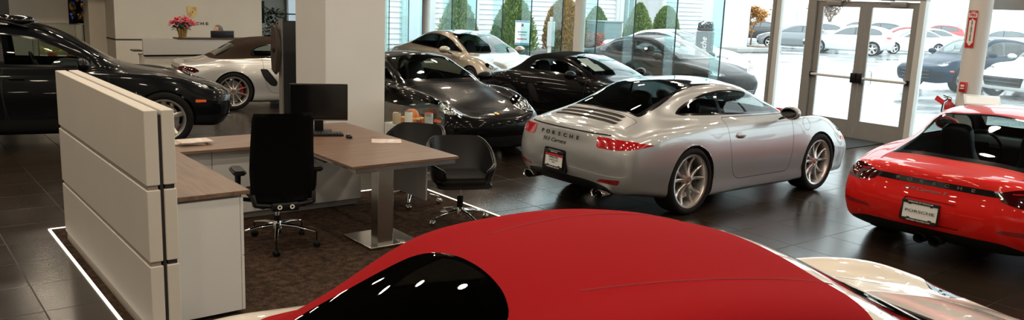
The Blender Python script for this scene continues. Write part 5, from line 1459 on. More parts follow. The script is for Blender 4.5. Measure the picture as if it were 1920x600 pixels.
for q in (-1, 1):
    bm = NB(); tube(bm, [(.02, q*.20, .40), (.02, q*.30, .42), (0, q*.315, .50), (-.01, q*.315, .645)], [.018, .02, .022, .026], 8)
    o = build('arm_post', bm, m_dark, root, 60)
    bm = NB(); t = NB(); prism(t, rpoly([(-.13, -.055), (.14, -.05), (.14, .05), (-.13, .055)], .05, 6), .64, .68, 'z'); bmesh.ops.bevel(t, geom=[e for e in t.edges if abs(e.verts[0].co.z-e.verts[1].co.z) < 1e-5], offset=.012, segments=2, affect='EDGES'); t.transform(Matrix.Translation((0, q*.315, 0))); merge(bm, t); build('armrest', bm, m_satin, root, 50)
bm = NB(); tube(bm, [(-.05, -.12, .385), (-.10, -.27, .39)], [.008, .014], 8); build('tilt_lever', bm, m_dark, root, 60)

def tub_chair(label, x, y, rz):
    root = empty('guest_chair', (x, y, .007), rz, label, 'chair', 'leather tub chairs by the table')
    star_base(root, 4, .30, .105, .1, m_chrome, m_chrome, math.radians(20))
    bm = NB(); tube(bm, [(0, 0, .08), (0, 0, .27)], .030, 14); build('gas_lift_cover', bm, m_dark, root, 50)
    bm = NB(); tube(bm, [(0, 0, .25), (0, 0, .40)], .017, 12); build('gas_lift', bm, m_chrome, root, 50)
    # shell: a band that rises from the arms to the back
    bm = NB(); n = 36; rows = 6; O = []
    def prof(k):
        a = -PI*.80+1.60*PI*k/n        # 0 = back (-x)
        ca = abs(a)/(PI*.80)
        top = .475+.34*(.5+.5*math.cos(min(1, ca/.74)*PI))**.75 + .12*max(0, 1-max(0, ca-.8)/.2)*(1 if ca < 1 else 0)*.9
        top = .80 if ca < .28 else (.80-.20*((ca-.28)/.46)**1.2 if ca < .74 else .60-.05*((ca-.74)/.26)**2)
        rx = .30 if abs(a) < PI/2 else .30
        ex = 1.
        px = -math.cos(a)*.275; py = math.sin(a)*.31
        # superellipse corners
        s_ = (abs(math.cos(a))**2.6+abs(math.sin(a))**2.6)**(-1/2.6)
        return px*s_, py*s_, top
    for k in range(n+1):
        px, py, top = prof(k); col = []
        for j in range(rows+1):
            t = j/rows; z = .405+(top-.405)*t
            lean = 1+.16*t*(1 if px < 0 else .35) - .13*(1-t)**2
            col.append(bm.verts.new((px*lean-.02*t*(px < -.1), py*(1+.07*t-.12*(1-t)**2), z)))
        O.append(col)
    for a, b in zip(O[:-1], O[1:]):
        for j in range(rows): bm.faces.new((a[j], b[j], b[j+1], a[j+1]))
    bmesh.ops.recalc_face_normals(bm, faces=list(bm.faces))
    bmesh.ops.solidify(bm, geom=list(bm.faces), thickness=.036)
    bmesh.ops.recalc_face_normals(bm, faces=list(bm.faces))
    bmesh.ops.bevel(bm, geom=[e for e in bm.edges if len(e.link_faces) == 2 and e.calc_face_angle(0) > .9], offset=.012, segments=2, affect='EDGES')
    build('shell', bm, m_leather, root, 50)
    bm = NB(); t = NB(); prism(t, rpoly([(-.24, -.25), (.26, -.26), (.26, .26), (-.24, .25)], .12, 6), .41, .485, 'z'); bmesh.ops.bevel(t, geom=[e for e in t.edges if abs(e.verts[0].co.z-e.verts[1].co.z) < 1e-5], offset=.03, segments=4, affect='EDGES'); merge(bm, t); build('seat', bm, m_leather, root, 50)
    bm = NB(); prism(bm, rpoly([(-.24, -.25), (.27, -.27), (.27, .27), (-.24, .25)], .12, 6), .385, .412, 'z'); build('seat_shell', bm, m_leather, root, 40)
    return root
tub_chair('nearer black leather tub chair, fully seen right of the table corner', 4.43, 6.33, math.radians(248))
tub_chair('farther black leather tub chair, half hidden by the table and the nearer chair', 4.42, 7.22, math.radians(215))

# ------------------------------------------------------------------ display case with cans, right of the column
root = empty('display_case', (5.175, 8.40, 0), 0, 'white plinth with a glass top case, right of the square column', 'display case')
bm = NB(); box(bm, (0, 0, .355), (.41, .70, .53), .004, 1); build('plinth', bm, m_lamw, root)
bm = NB(); box(bm, (0, 0, .045), (.36, .64, .09)); build('base_rail', bm, m_alu, root)
bm = NB()
for c, s in (((0, -.347, .745), (.41, .005, .25)), ((0, .347, .745), (.41, .005, .25)), ((-.202, 0, .745), (.005, .69, .25)), ((.202, 0, .745), (.005, .69, .25)), ((0, 0, .872), (.41, .70, .005))): box(bm, c, s)
build('glass_cover', bm, m_vit, root)
zs = .622
def can(x, y, r, h, m, label, name='can', lid=m_steel, z=zs, ml=None):
    o = empty(name, (x, y, z), 0, label, name.replace('_', ' '), 'goods in the glass display case')
    bm = NB(); lathe(bm, [(0, 0), (r*.92, 0), (r, .006), (r, h-.008), (r*.94, h), ], 24); build('body', bm, m, o, 40)
    bm = NB(); lathe(bm, [(0, h+.001), (r*.80, h+.001), (r*.86, h+.006), (r*.95, h+.004), (r*.95, h-.002)], 24); build('lid', bm, lid, o, 50)
    if ml:
        bm = NB(); lathe(bm, [(r+.0006, h*.2), (r+.0014, h*.2+.002), (r+.0014, h*.8), (r+.0006, h*.8)], 24); build('wrapper', bm, ml, o, 40)
m_or = mat('orange print', (.66, .17, .02), .4); m_cr = mat('dark red print', (.32, .05, .02), .35); m_grey = mat('silver tin', (.45, .45, .45), .3, .8); m_yel = mat('yellow print', (.85, .45, .04), .4)
can(5.09, 8.14, .040, .10, m_cr, 'small brown red tin at the front of the display case', lid=m_steel)
can(5.28, 8.24, .050, .155, m_grey, 'grey tin with a red rim in the display case', lid=mat('red lid', (.4, .03, .03), .4), ml=mat('pale wrapper', (.48, .50, .50), .4))
can(5.075, 8.36, .045, .17, m_white, 'tall white tin with a red lid at the back of the display case', lid=mat('maroon lid', (.22, .03, .03), .4), ml=m_white)
can(5.03, 8.56, .05, .13, mat('tan tin', (.55, .40, .26), .4), 'tan tin beside the column in the display case')
o = empty('flat_box', (5.24, 8.54, zs), math.radians(4), 'flat orange box with yellow lid lying at the back of the display case', 'box', 'goods in the glass display case')
bm = NB(); box(bm, (0, 0, .03), (.22, .24, .06), .004, 1); build('box_body', bm, m_or, o); bm = NB(); box(bm, (0, 0, .064), (.228, .248, .014), .004, 1); build('lid', bm, m_yel, o)
o = empty('red_booklet', (5.335, 8.345, zs), math.radians(-80), 'dark red boxed booklet standing at the outer end of the display case', 'booklet', 'goods in the glass display case')
bm = NB(); box(bm, (0, 0, .07), (.10, .035, .14), .003, 1); build('slip_case', bm, m_cr, o); bm = NB(); box(bm, (0, -.002, .07), (.095, .030, .134)); build('pages', bm, m_white, o)
o = empty('cap', (5.24, 8.56, zs+.073), 0, 'orange cap lying on the flat box in the display case', 'cap', 'goods in the glass display case')
bm = NB(); lathe(bm, [(.085, 0), (.086, .03), (.07, .07), (.04, .09), (0, .095)], 20); build('crown', bm, m_or, o, 60)
bm = NB(); prism(bm, rpoly([(.05, -.07), (.12, -.06), (.12, .06), (.05, .07)], .05, 5), .0, .006, 'z'); build('peak', bm, m_cr, o)
o = empty('round_dish', (5.175, 8.33, zs), 0, 'flat round silver dish in the display case', 'dish', 'goods in the glass display case')
bm = NB(); lathe(bm, [(0, .006), (.035, .006), (.043, .03), (.047, .03), (.038, 0), (0, 0)], 28); build('bowl', bm, m_steel, o, 50); bm = NB(); lathe(bm, [(.044, .03), (.046, .034), (.049, .03)], 28); build('rim', bm, m_chrome, o, 50)

# ------------------------------------------------------------------ reception corner at the back
def wall_block(name, x0, x1, y0, y1, m, z1=2.6, z0=0.):
    bm = NB(); box(bm, ((x0+x1)/2, (y0+y1)/2, (z0+z1)/2), (x1-x0, y1-y0, z1-z0)); return struct(name, bm, m)
# logo wall with a dark groove
YL = 20.5
wall_block('wall_reception', 4.66, 8.10, YL, YL+.85, m_wall)
trimbox((6.38, YL-.004, .915), (3.44, .012, .030), m_groove, 0); trimbox((4.656, YL+.42, .915), (.012, .85, .030), m_groove, 0)
wall_block('wall_pillar', 4.30, 4.66, 21.35, 21.9, m_wall)
wall_block('wall_recess', -5., 4.00, 22., 22.3, m_wall)
wall_block('wall_recess_low', 4.00, 4.30, 22., 22.3, m_wall, 1.18)
wall_block('wall_recess_dark', 3.9, 4.8, 23.0, 23.1, mat('night blue wall paint', (.012, .014, .030), .5))
wall_block('wall_left_panel', 2.25, 2.53, 19.9, 20.1, m_groove)
trimbox((4.15, 21.99, 1.19), (.32, .04, .03), m_wallw)
wall_block('wall_added_block', -4.9, 13.4, 20.0, 23.9, mat('dark added block paint', (.03, .028, .026), .8), ZC-.01, 2.605)  # unseen dark block added to keep bright wall out of the paint reflections
# shiny foil ornament in the recess
root = empty('foil_ornament', (4.22, 22.15, 1.18), 0, 'shiny gold and blue foil ornament in the wall recess behind the dark car', 'ornament')
bm = NB(); random.seed(5)
for k in range(26):
    a = random.uniform(0, 2*PI); h = random.uniform(.0, .55); r = .16*(1-h*.6)
    p = Vector((r*math.cos(a), r*.5*math.sin(a), .08+h)); t = NB(); bmesh.ops.create_icosphere(t, subdivisions=1, radius=.075); merge(bm, t, 0 if k % 3 else 1, Matrix.Translation(p) @ Matrix.Rotation(a, 4, 'Z') @ Matrix.Diagonal((.8, .5, 1.1, 1)))
build('foil_leaves', bm, [mat('gold foil', (.70, .45, .16), .22, 1.), mat('blue foil', (.06, .10, .35), .2, 1.)], root)
bm = NB(); lathe(bm, [(0, 0), (.12, 0), (.13, .02), (.06, .05), (0, .06)], 20); build('foot', bm, m_black, root, 50)
# crest and lettering
crest_disc(None, (6.385, YL-.002, 1.575), (0, -1, 0), (0, 0, 1), .225, mat('wall crest gold', (.62, .44, .16), .35, .7), mat('wall crest red', (.40, .03, .05), .4), m_black, name='wall_crest')
tag(bpy.data.objects['wall_crest'], 'gold shield crest on the beige reception wall', 'emblem')
root = empty('wall_lettering', (6.385, YL, 1.30), 0, 'dark raised lettering under the crest on the reception wall', 'lettering')
for k, ch in enumerate('PORSCHE'):
    text_mesh('letter', ch, .085, mat('dark letter metal', (.05, .045, .04), .4, .3), root, 1.45, .006, Matrix.Translation((-.345+.115*k, -.008, 0)) @ Matrix.Rotation(PI/2, 4, 'X'), .002)
# counter
root = empty('reception_counter', (5.9, 17.9, 0), 0, 'grey fronted reception counter with dark raised top below the crest', 'counter')
m_cnt = mat('counter grey laminate', (.42, .40, .37), .45, noise=.02)
bm = NB(); box(bm, (-.05, -.27, .935), (2.70, .06, .31), .003, 1); build('front_panel', bm, m_cnt, root)
bm = NB(); box(bm, (-.05, -.15, .76), (2.6, .10, .04)); build('shadow_rail', bm, m_groove, root)
bm = NB(); box(bm, (-.05, .02, .38), (2.6, .42, .74), .003, 1); build('counter_base', bm, m_wall, root)
bm = NB(); box(bm, (.32, -.15, 1.108), (2.1, .34, .028), .003, 1); build('raised_top', bm, mat('dark walnut', (.05, .03, .02), .35), root)
bm = NB(); box(bm, (-.02, .12, .745), (2.6, .60, .03), .003, 1); build('worktop', bm, mat('dark walnut', (.05, .03, .02), .35), root)
bm = NB(); box(bm, (-1.41, .18, .84), (.16, .30, .03), .003, 1); build('side_shelf', bm, mat('dark walnut', (.05, .03, .02), .35), root)
# monitor on the counter top
root = empty('counter_monitor', (6.12, 17.62, 1.122), math.radians(4), 'wide low black monitor on the reception counter hiding the seated person', 'monitor')
bm = NB(); box(bm, (0, .05, .075), (.50, .03, .145), .006, 2); build('screen_housing', bm, m_dark, root, 40)
bm = NB(); box(bm, (0, .03, .105), (.42, .004, .01)); build('vent_strip', bm, m_satin, root); bm = NB(); box(bm, (0, .06, .006), (.2, .14, .012), .004); build('stand', bm, m_dark, root, 40)
# poinsettia
def leaf_quads(bm, c, d, L, w, mi, fold=.12):
    d = Vector(d).normalized(); s = d.cross(Vector((0, 0, 1)))
    if s.length < .05: s = Vector((1, 0, 0))
    s.normalize(); n = s.cross(d)
    P = [c, c+d*L*.35+s*w*.5-n*fold*w, c+d*L*.7+s*w*.42, c+d*L-n*.15*L, c+d*L*.7-s*w*.42, c+d*L*.35-s*w*.5-n*fold*w, c+d*L*.5+n*fold*w]
    v = [bm.verts.new(p) for p in P]
    for a, b in ((0, 1), (1, 2), (2, 3), (3, 4), (4, 5), (5, 0)):
        f = bm.faces.new((v[a], v[b], v[6])); f.material_index = mi
root = empty('potted_poinsettia', (5.30, 17.68, 1.122), 0, 'red poinsettia in a gold foil pot on the reception counter', 'potted plant')
random.seed(11)
bm = NB()
for k in range(150):
    a = random.uniform(0, 2*PI); u = random.random(); r = .25*u**.5; z = .46-.55*r*r/.25+random.uniform(-.05, .02)
    leaf_quads(bm, Vector((r*math.cos(a)*.85, r*math.sin(a)*.85, z-.03)), (math.cos(a+random.uniform(-.7, .7)), math.sin(a+random.uniform(-.7, .7)), random.uniform(-.5, .35)), random.uniform(.07, .12), .05, 0)
build('red_bracts', bm, mat('poinsettia red', (.62, .03, .075), .5, noise=.3, nscale=25), root)
bm = NB()
for k in range(120):
    a = random.uniform(0, 2*PI); r = random.uniform(.05, .23); z = random.uniform(.18, .34)
    leaf_quads(bm, Vector((r*.7*math.cos(a), r*.7*math.sin(a), z)), (math.cos(a), math.sin(a), random.uniform(-.6, .2)), random.uniform(.07, .12), .05, 0)
build('green_leaves', bm, mat('dark leaf green', (.014, .030, .012), .5), root)
bm = NB()
for k in range(9):
    a = 2*PI*k/9; tube(bm, [(0, 0, .15), (.06*math.cos(a), .06*math.sin(a), .26), (.15*math.cos(a), .15*math.sin(a), .38)], .006, 5)
build('stems', bm, mat('stem green', (.05, .09, .03), .6), root)
bm = NB(); n = 40
prof = [(.0, 0), (.072, 0), (.085, .09), (.105, .175), (.112, .19), (.095, .185), (.085, .15)]
lathe(bm, prof, n)
for v in bm.verts:
    r = math.hypot(v.co.x, v.co.y)
    if r > .05:
        a = math.atan2(v.co.y, v.co.x); q = 1+.045*math.sin(a*11)*min(1, v.co.z/.1); v.co.x *= q; v.co.y *= q
build('foil_pot', bm, mat('gold foil', (.70, .45, .16), .22, 1.), root, 60)
# seated person behind the monitor
def person():
    root = empty('person', (6.43, 18.72, 0), PI, 'grey haired person seated behind the counter monitor, only the top of the head showing', 'person')
    J = []; E = []; R = []
    def add(p, r, par=None):
        J.append(p); R.append(r)
        if par is not None: E.append((par, len(J)-1))
        return len(J)-1
    pel = add((0, 0, .50), .15); bel = add((.0, 0, .62), .14, pel); ch = add((.02, 0, .82), .165, bel); nb = add((0, 0, .98), .075, ch); nk = add((.01, 0, 1.06), .055, nb); hd = add((.03, 0, 1.14), .07, nk)
    for q in (1, -1):
        sh = add((0, q*.17, .92), .062, ch); el = add((.07, q*.25, .68), .046, sh); wr = add((.30, q*.19, .765), .030, el); pm = add((.37, q*.175, .772), .030, wr)
        for k, (dy, L) in enumerate(((-.030, .062), (-.010, .074), (.010, .070), (.028, .054))):
            a = add((.405, q*.175+dy, .772), .0105, pm); b = add((.405+L*.55, q*.175+dy*1.1, .770), .0095, a); add((.405+L, q*.175+dy*1.15, .757), .0085, b)
        t0 = add((.355, q*.175-q*.038, .768), .011, pm); add((.392, q*.175-q*.058, .762), .0095, t0)
        hp = add((.05, q*.10, .50), .095, pel); kn = add((.44, q*.13, .49), .064, hp); an = add((.42, q*.13, .10), .044, kn); add((.56, q*.14, .055), .038, an)
    me = bpy.data.meshes.new('body'); me.from_pydata(J, E, [])
    o = link('body', me, [mat('skin', (.52, .30, .21), .55), mat('navy shirt', (.03, .035, .05), .8), mat('dark trousers', (.02, .02, .022), .8)], root)
    sk = o.modifiers.new('skin', 'SKIN'); o.modifiers.new('sub', 'SUBSURF').levels = 2; o.modifiers['sub'].render_levels = 2
    for k, v in enumerate(me.skin_vertices[0].data):
        v.radius = (R[k], R[k]); v.use_root = (k == 0)
    dg = bpy.context.evaluated_depsgraph_get(); m2 = bpy.data.meshes.new_from_object(o.evaluated_get(dg))
    bm = NB(); bm.from_mesh(m2)
    t = NB(); bmesh.ops.create_uvsphere(t, u_segments=28, v_segments=20, radius=1.)
    for v in t.verts:
        x, y, z = v.co
        v.co = Vector((x*.098, y*.076*(1 if z > -.2 else 1+.35*(z+.2)), z*.115))
        if z < -.3 and x > 0: v.co.x += .012
        g = lambda yy, zz, s: math.exp(-((y-yy)**2+(z-zz)**2)/s)
        if x > 0: v.co.x += .024*g(0, -.12, .02)+.012*g(0, .02, .012)-.012*(g(.36, .08, .025)+g(-.36, .08, .025))+.006*g(0, -.48, .03)
    merge(bm, t, 0, Matrix.Translation((.04, 0, 1.225)))
    for q in (1, -1): ball(bm, (.03, q*.078, 1.215), (.018, .010, .030), 10, 8)
    for f in bm.faces:
        c = f.calc_center_median()
        hand = c.x > .29 and c.z > .72 and c.z < .82
        f.material_index = 0 if (c.z > 1.0 or hand) else (2 if c.z < .53 else 1); f.smooth = True
    m3 = bpy.data.meshes.new('body'); bm.to_mesh(m3); bm.free()
    mats = list(me.materials); par = o.parent; bpy.data.objects.remove(o)
    link('body', m3, mats, par)
    bm = NB(); t = NB(); bmesh.ops.create_uvsphere(t, u_segments=28, v_segments=20, radius=1.)
    bmesh.ops.delete(t, geom=[v for v in t.verts if v.co.z < -.25 or (v.co.x > .35 and v.co.z < .62)], context='VERTS')
    for v in t.verts: v.co = Vector((v.co.x*.104, v.co.y*.083, v.co.z*.121)); v.co += v.co.normalized()*random.uniform(0, .004)
    merge(bm, t, 0, Matrix.Translation((.036, 0, 1.228))); build('hair', bm, mat('grey hair', (.10, .085, .075), .7), root, 60)
    for q in (1, -1):
        bm = NB(); ball(bm, (.121, q*.030, 1.236), (.010, .014, .009), 10, 8); build('eye', bm, m_white, root, 60)
person()
root = empty('counter_chair', (6.43, 18.76, 0), PI, 'dark office stool under the person at the counter', 'chair')
bm = NB(); box(bm, (.0, 0, .33), (.46, .46, .07), .03, 3); build('seat', bm, m_dark, root, 40)
bm = NB(); tube(bm, [(0, 0, .08), (0, 0, .30)], .025, 10); build('gas_lift', bm, m_chrome, root, 50); star_base(root, 5, .27, .10, 0, m_dark, m_dark)
# black totem left of the column, with a rounded panel hanging on its side
root = empty('display_totem', (4.60, 10.06, 0), 0, 'tall narrow black display totem just left of the square column', 'totem')
bm = NB(); box(bm, (.0, 0, .90), (.76, .09, 1.74), .004, 1); build('totem_body', bm, m_black, root)
bm = NB(); box(bm, (-.385, 0, .90), (.02, .10, 1.76), .002, 1); build('edge_strip', bm, mat('grey edge trim', (.20, .185, .16), .5), root)
bm = NB(); box(bm, (0, 0, .02), (.80, .36, .04), .004, 1); build('foot_plate', bm, m_alu, root)
root = empty('rounded_panel', (4.160, 10.06, 0), math.radians(4), 'dark brown rounded panel hanging on the side of the black totem', 'panel')
bm = NB(); t = NB(); prism(t, rpoly([(-.02, 1.08), (.10, 1.12), (.13, 1.40), (.10, 1.72), (-.02, 1.72), (-.11, 1.42)], .07, 6), -.03, .02, 'x'); bmesh.ops.bevel(t, geom=[e for e in t.edges if abs(e.verts[0].co.x-e.verts[1].co.x) < 1e-5], offset=.02, segments=3, affect='EDGES'); merge(bm, t); build('panel_face', bm, mat('dark brown leather', (.045, .030, .022), .5), root, 50)
bm = NB(); tube(bm, [(.02, 0, 1.45), (.04, 0, 1.45)], .03, 10); lathe(bm, [(0, 0), (.028, 0), (.028, .01), (0, .012)], 16, Matrix.Translation((-.03, .02, 1.40)) @ Matrix.Rotation(-PI/2, 4, 'Y')); build('mount', bm, m_dark, root, 50)
# glass case with small things, seen through the dark car's windows
root = empty('glass_vitrine', (2.65, 15.6, 0), 0, 'tall glass vitrine on a beige base behind the dark car', 'display case')
bm = NB(); box(bm, (0, 0, .46), (.66, .56, .92), .004, 1); build('base', bm, m_wall, root)
bm = NB()
for c, s in (((0, -.277, 1.19), (.66, .006, .54)), ((0, .277, 1.19), (.66, .006, .54)), ((-.327, 0, 1.19), (.006, .55, .54)), ((.327, 0, 1.19), (.006, .55, .54)), ((0, 0, 1.463), (.66, .56, .006))): box(bm, c, s)
build('glass_cover', bm, m_vit, root)
bm = NB()
for x in (-.327, .327):
    for y in (-.277, .277): box(bm, (x, y, 1.19), (.012, .012, .54))
build('corner_post', bm, m_steel, root)
root = empty('ornament_spray', (2.555, 15.56, .935), 0, 'spray of yellow twigs lying in the tall glass vitrine', 'decoration')
bm = NB(); random.seed(3)
for k in range(24):
    a = random.uniform(0, 2*PI); tube(bm, [(0, 0, .03), (.09*math.cos(a), .06*math.sin(a), .07), (.20*math.cos(a), .14*math.sin(a), .06+random.uniform(0, .12))], .006, 5)
build('twigs', bm, mat('yellow gold', (.62, .50, .08), .4, .3), root)
bm = NB(); lathe(bm, [(0, 0), (.07, 0), (.08, .03), (.03, .05), (0, .05)], 16); build('dish', bm, m_cr, root, 50)
root = empty('small_bust', (2.86, 15.64, .925), 0, 'small dark model figure with a red base in the tall glass vitrine', 'figure')
bm = NB(); lathe(bm, [(0, .03), (.06, .03), (.07, .08), (.05, .16), (.03, .20), (.055, .25), (.05, .31), (0, .34)], 18); build('figure_body', bm, m_dark, root, 50)
bm = NB(); box(bm, (0, 0, .015), (.16, .16, .03), .004, 1); build('base', bm, m_cr, root)
# things beyond the logo wall
root = empty('dark_planter', (9.25, 22.6, 0), 0, 'dark leafy plant in a black pot beyond the right end of the logo wall', 'potted plant')
bm = NB(); random.seed(9)
for k in range(260):
    a = random.uniform(0, 2*PI); r = random.uniform(.0, .28); z = random.uniform(.95, 1.65)
    leaf_quads(bm, Vector((r*math.cos(a), r*math.sin(a), z)), (math.cos(a), math.sin(a), random.uniform(-.4, .7)), random.uniform(.12, .24), .05, 0)
build('leaves', bm, mat('dark leaf green', (.014, .030, .012), .5), root)
bm = NB(); lathe(bm, [(0, 0), (.2, 0), (.25, .9), (.26, .93), (.22, .92), (.2, .85), (0, .85)], 24); build('pot', bm, m_black, root, 50)
root = empty('wall_screen', (8.95, 23.0, 0), 0, 'black screen on a stand beyond the right end of the logo wall', 'screen')
bm = NB(); box(bm, (0, 0, 1.55), (.42, .06, .62), .006, 1); build('screen_housing', bm, m_dark, root); bm = NB(); box(bm, (0, 0, .62), (.08, .06, 1.24)); box(bm, (0, 0, .02), (.5, .36, .04)); build('stand', bm, m_dark, root)
root = empty('long_shelf', (9.9, 23.3, 0), 0, 'thin dark wall shelf beyond the logo wall', 'shelf')
bm = NB(); box(bm, (0, 0, 1.50), (1.9, .3, .03)); build('shelf_board', bm, m_dark, root); bm = NB(); box(bm, (-.6, .1, 1.44), (.03, .1, .1)); box(bm, (.6, .1, 1.44), (.03, .1, .1)); build('bracket', bm, m_dark, root)
bm = NB(); box(bm, (10.75, 23.97, 2.1), (.95, .05, 2.6)); struct('window_30', bm, mat('frosted window', (.55, .66, .72), .3, emit=.55)); trimbox((10.25, 23.95, 2.1), (.06, .08, 2.7), m_aluw); trimbox((11.25, 23.95, 2.1), (.06, .08, 2.7), m_aluw); trimbox((10.75, 23.94, 2.1), (.03, .06, 2.6), m_alu)
root = empty('waste_tub', (11.80, 7.90, .012), 0, 'red round tub on the entrance mat, its rim showing past the silver coupe', 'tub')
bm = NB(); lathe(bm, [(0, 0), (.10, 0), (.112, .01), (.132, .52), (.120, .52), (.102, .02), (0, .02)], 28); build('tub_body', bm, m_sred, root, 40)
bm = NB(); lathe(bm, [(.128, .515), (.140, .52), (.140, .545), (.126, .55), (.120, .53)], 28, close=True); build('rim', bm, m_sred, root, 50)

# ------------------------------------------------------------------ outside: wet yard, building, trees, parked cars
def wet_mat():
    m = bpy.data.materials.new('wet asphalt'); nt, b = nodes_of(m); N = nt.nodes; L = nt.links
    tc = N.new('ShaderNodeTexCoord'); n1 = N.new('ShaderNodeTexNoise'); n1.inputs['Scale'].default_value = .35; n1.inputs['Detail'].default_value = 6
    mp = N.new('ShaderNodeMapping'); mp.inputs['Scale'].default_value = (1., 2.2, 1); mp.inputs['Rotation'].default_value = (0, 0, .6)
    L.new(tc.outputs['Object'], mp.inputs['Vector']); L.new(mp.outputs['Vector'], n1.inputs['Vector'])
    r = N.new('ShaderNodeValToRGB'); r.color_ramp.elements[0].position = .35; r.color_ramp.elements[1].position = .6
    r.color_ramp.elements[0].color = (.16, .17, .18, 1); r.color_ramp.elements[1].color = (.42, .43, .43, 1)
    L.new(n1.outputs['Fac'], r.inputs['Fac']); L.new(r.outputs['Color'], b.inputs['Base Color'])
    q = N.new('ShaderNodeMapRange'); q.inputs['From Min'].default_value = .35; q.inputs['From Max'].default_value = .6; q.inputs['To Min'].default_value = .08; q.inputs['To Max'].default_value = .32
    L.new(n1.outputs['Fac'], q.inputs['Value']); L.new(q.outputs['Result'], b.inputs['Roughness'])
    b.inputs['Specular IOR Level'].default_value = .9
    return m
bm = NB(); box(bm, (53.72, 40, -.06), (80, 160, .08)); struct('ground', bm, wet_mat())
m_side = mat('white lap siding', (.66, .68, .70), .6, noise=.03, nscale=2)
# building with lap siding: every board leans out a little over the one below
def siding(name, x0, x1, y, z1=7., pitch=.24):
    bm = NB(); z = 0
    prof = []
    while z < z1:
        prof += [(0, z), (-.07, z+.015), (-.005, z+pitch-.01)]; z += pitch
    prof.append((0, z1))
    A = [[bm.verts.new((x, y+d, zz)) for d, zz in prof] for x in (x0, x1)]
    for k in range(len(prof)-1): bm.faces.new((A[0][k], A[1][k], A[1][k+1], A[0][k+1]))
    bmesh.ops.recalc_face_normals(bm, faces=list(bm.faces))
    box(bm, ((x0+x1)/2, y+.6, z1/2), (x1-x0, 1., z1)); return build(name, bm, m_side)
root = empty('office_building', (0, 0, 0), 0, 'long white building with horizontal lap siding behind the trees', 'building')
o = siding('siding_wall', 12., 33.5, 33.); o.parent = root
o = siding('siding_wall', 35.8, 43.5, 32.); o.parent = root
bm = NB(); box(bm, (34.6, 33.2, 3.5), (2.4, .3, 7.)); build('pale_panel', bm, m_aluw, root)
bm = NB(); box(bm, (33.5, 32.9, 3.5), (.3, .3, 7.)); box(bm, (43.6, 31.9, 3.5), (.3, .3, 7.)); box(bm, (35.8, 31.9, 3.5), (.3, .3, 7.)); build('corner_trim', bm, m_aluw, root)
for x in (20.4, 22.9):
    bm = NB(); box(bm, (x, 32.86, 2.), (1.7, .16, 4.)); w = build('window', bm, m_aluw, root); bm = NB(); box(bm, (x, 32.76, 2.), (1.4, .04, 3.6)); build('pane', bm, mat('far pane', (.55, .66, .70), .1), w)
bm = NB(); box(bm, (33.9, 32.9, 1.5), (1.5, .2, 3.)); d = build('door', bm, m_aluw, root); bm = NB(); box(bm, (33.7, 32.78, 1.6), (.5, .04, 2.4)); box(bm, (34.25, 32.78, 1.6), (.3, .04, 2.4)); build('pane', bm, mat('far pane dark', (.20, .22, .22), .1), d)
root = empty('entrance_canopy', (38.2, 28.2, 0), 0, 'white canopy column block standing on a curbed island', 'column')
bm = NB(); box(bm, (-1.5, .0, 3.2), (2.0, 1.6, 6.4), .02, 1); build('column_cladding', bm, mat('white cladding', (.70, .73, .74), .5), root)
bm = NB(); box(bm, (-.8, -.3, .10), (3.9, 3.2, .22), .05, 2); build('curb', bm, mat('pale concrete', (.36, .35, .33), .8, noise=.1), root)
bm = NB(); box(bm, (.3, -.5, .22), (1.4, 2.2, .08), .03, 1); build('planting_bed', bm, mat('bark mulch', (.16, .12, .09), .9, noise=.4), root)
bm = NB(); box(bm, (60, 62, 1.0), (70, .4, 2.9)); tag(build('boundary_wall', bm, mat('far pale wall', (.62, .62, .60), .8)), 'long low pale wall at the far edge of the parking lot', 'wall')
bm = NB(); box(bm, (95, 20, 1.2), (.5, 90, 3.2)); tag(build('warehouse_wall', bm, mat('far pale wall', (.62, .62, .60), .8)), 'pale warehouse wall closing the parking lot behind the last row', 'building')
# gray concrete strip along the front with planting kerb
bm = NB(); box(bm, (21.5, 27.2, .02), (14, 4.2, .10), .02, 1); struct('ground_bed', bm, mat('dark mulch', (.13, .12, .115), .9, noise=.4, nscale=3))

def conifer(name, x, y, h, r, col, label, seed, n=8500, cat='conifer', taper=1.):
    random.seed(seed); root = empty(name, (x, y, 0), 0, label, cat, 'clipped conifers in front of the white building')
    bm = NB()
    for k in range(n):
        t = random.random()**.8; z = .06*h+t*h*.94
        rr = r*1.22*(1-t**1.8)**.75*(.78+.28*random.random())*(1+.12*math.sin(k*.7))
        if taper < 1: rr = r*((1-t**3.)**.6)*(.75+.3*random.random())
        a = random.uniform(0, 2*PI); c = Vector((rr*math.cos(a), rr*math.sin(a), z))
        d = Vector((math.cos(a)*.6+random.uniform(-.4, .4), math.sin(a)*.6+random.uniform(-.4, .4), 1.1+random.uniform(-.6, .3))).normalized()
        s = d.cross(Vector((random.uniform(-1, 1), random.uniform(-1, 1), .2))).normalized()*random.uniform(.018, .036); L = random.uniform(.09, .17)
        mi = 0 if random.random() < .6 else (1 if random.random() < .7 else 2)
        f = bm.faces.new([bm.verts.new(p) for p in (c-s*.6, c+d*L*.5-s, c+d*L, c+d*L*.5+s)]); f.material_index = mi
    build('foliage', bm, [mat('foliage '+str(i)+str(col), c, .8, noise=.3, nscale=4) for i, c in enumerate(col)], root)
    bm = NB(); tube(bm, [(0, 0, 0), (0, 0, h*.55), (0, 0, h*.9)], [.05, .035, .012], 7); build('trunk', bm, mat('bark', (.10, .07, .05), .9), root, 60)
    bm = NB(); lathe(bm, [(0, .08), (r*.62, .10), (r*.72, h*.25), (r*.52, h*.60), (r*.2, h*.85), (0, h*.9)], 18); build('inner_twigs', bm, mat('shaded twigs'+str(seed), tuple(k*.75 for k in col[0]), .9, noise=.5, nscale=12), root, 60)
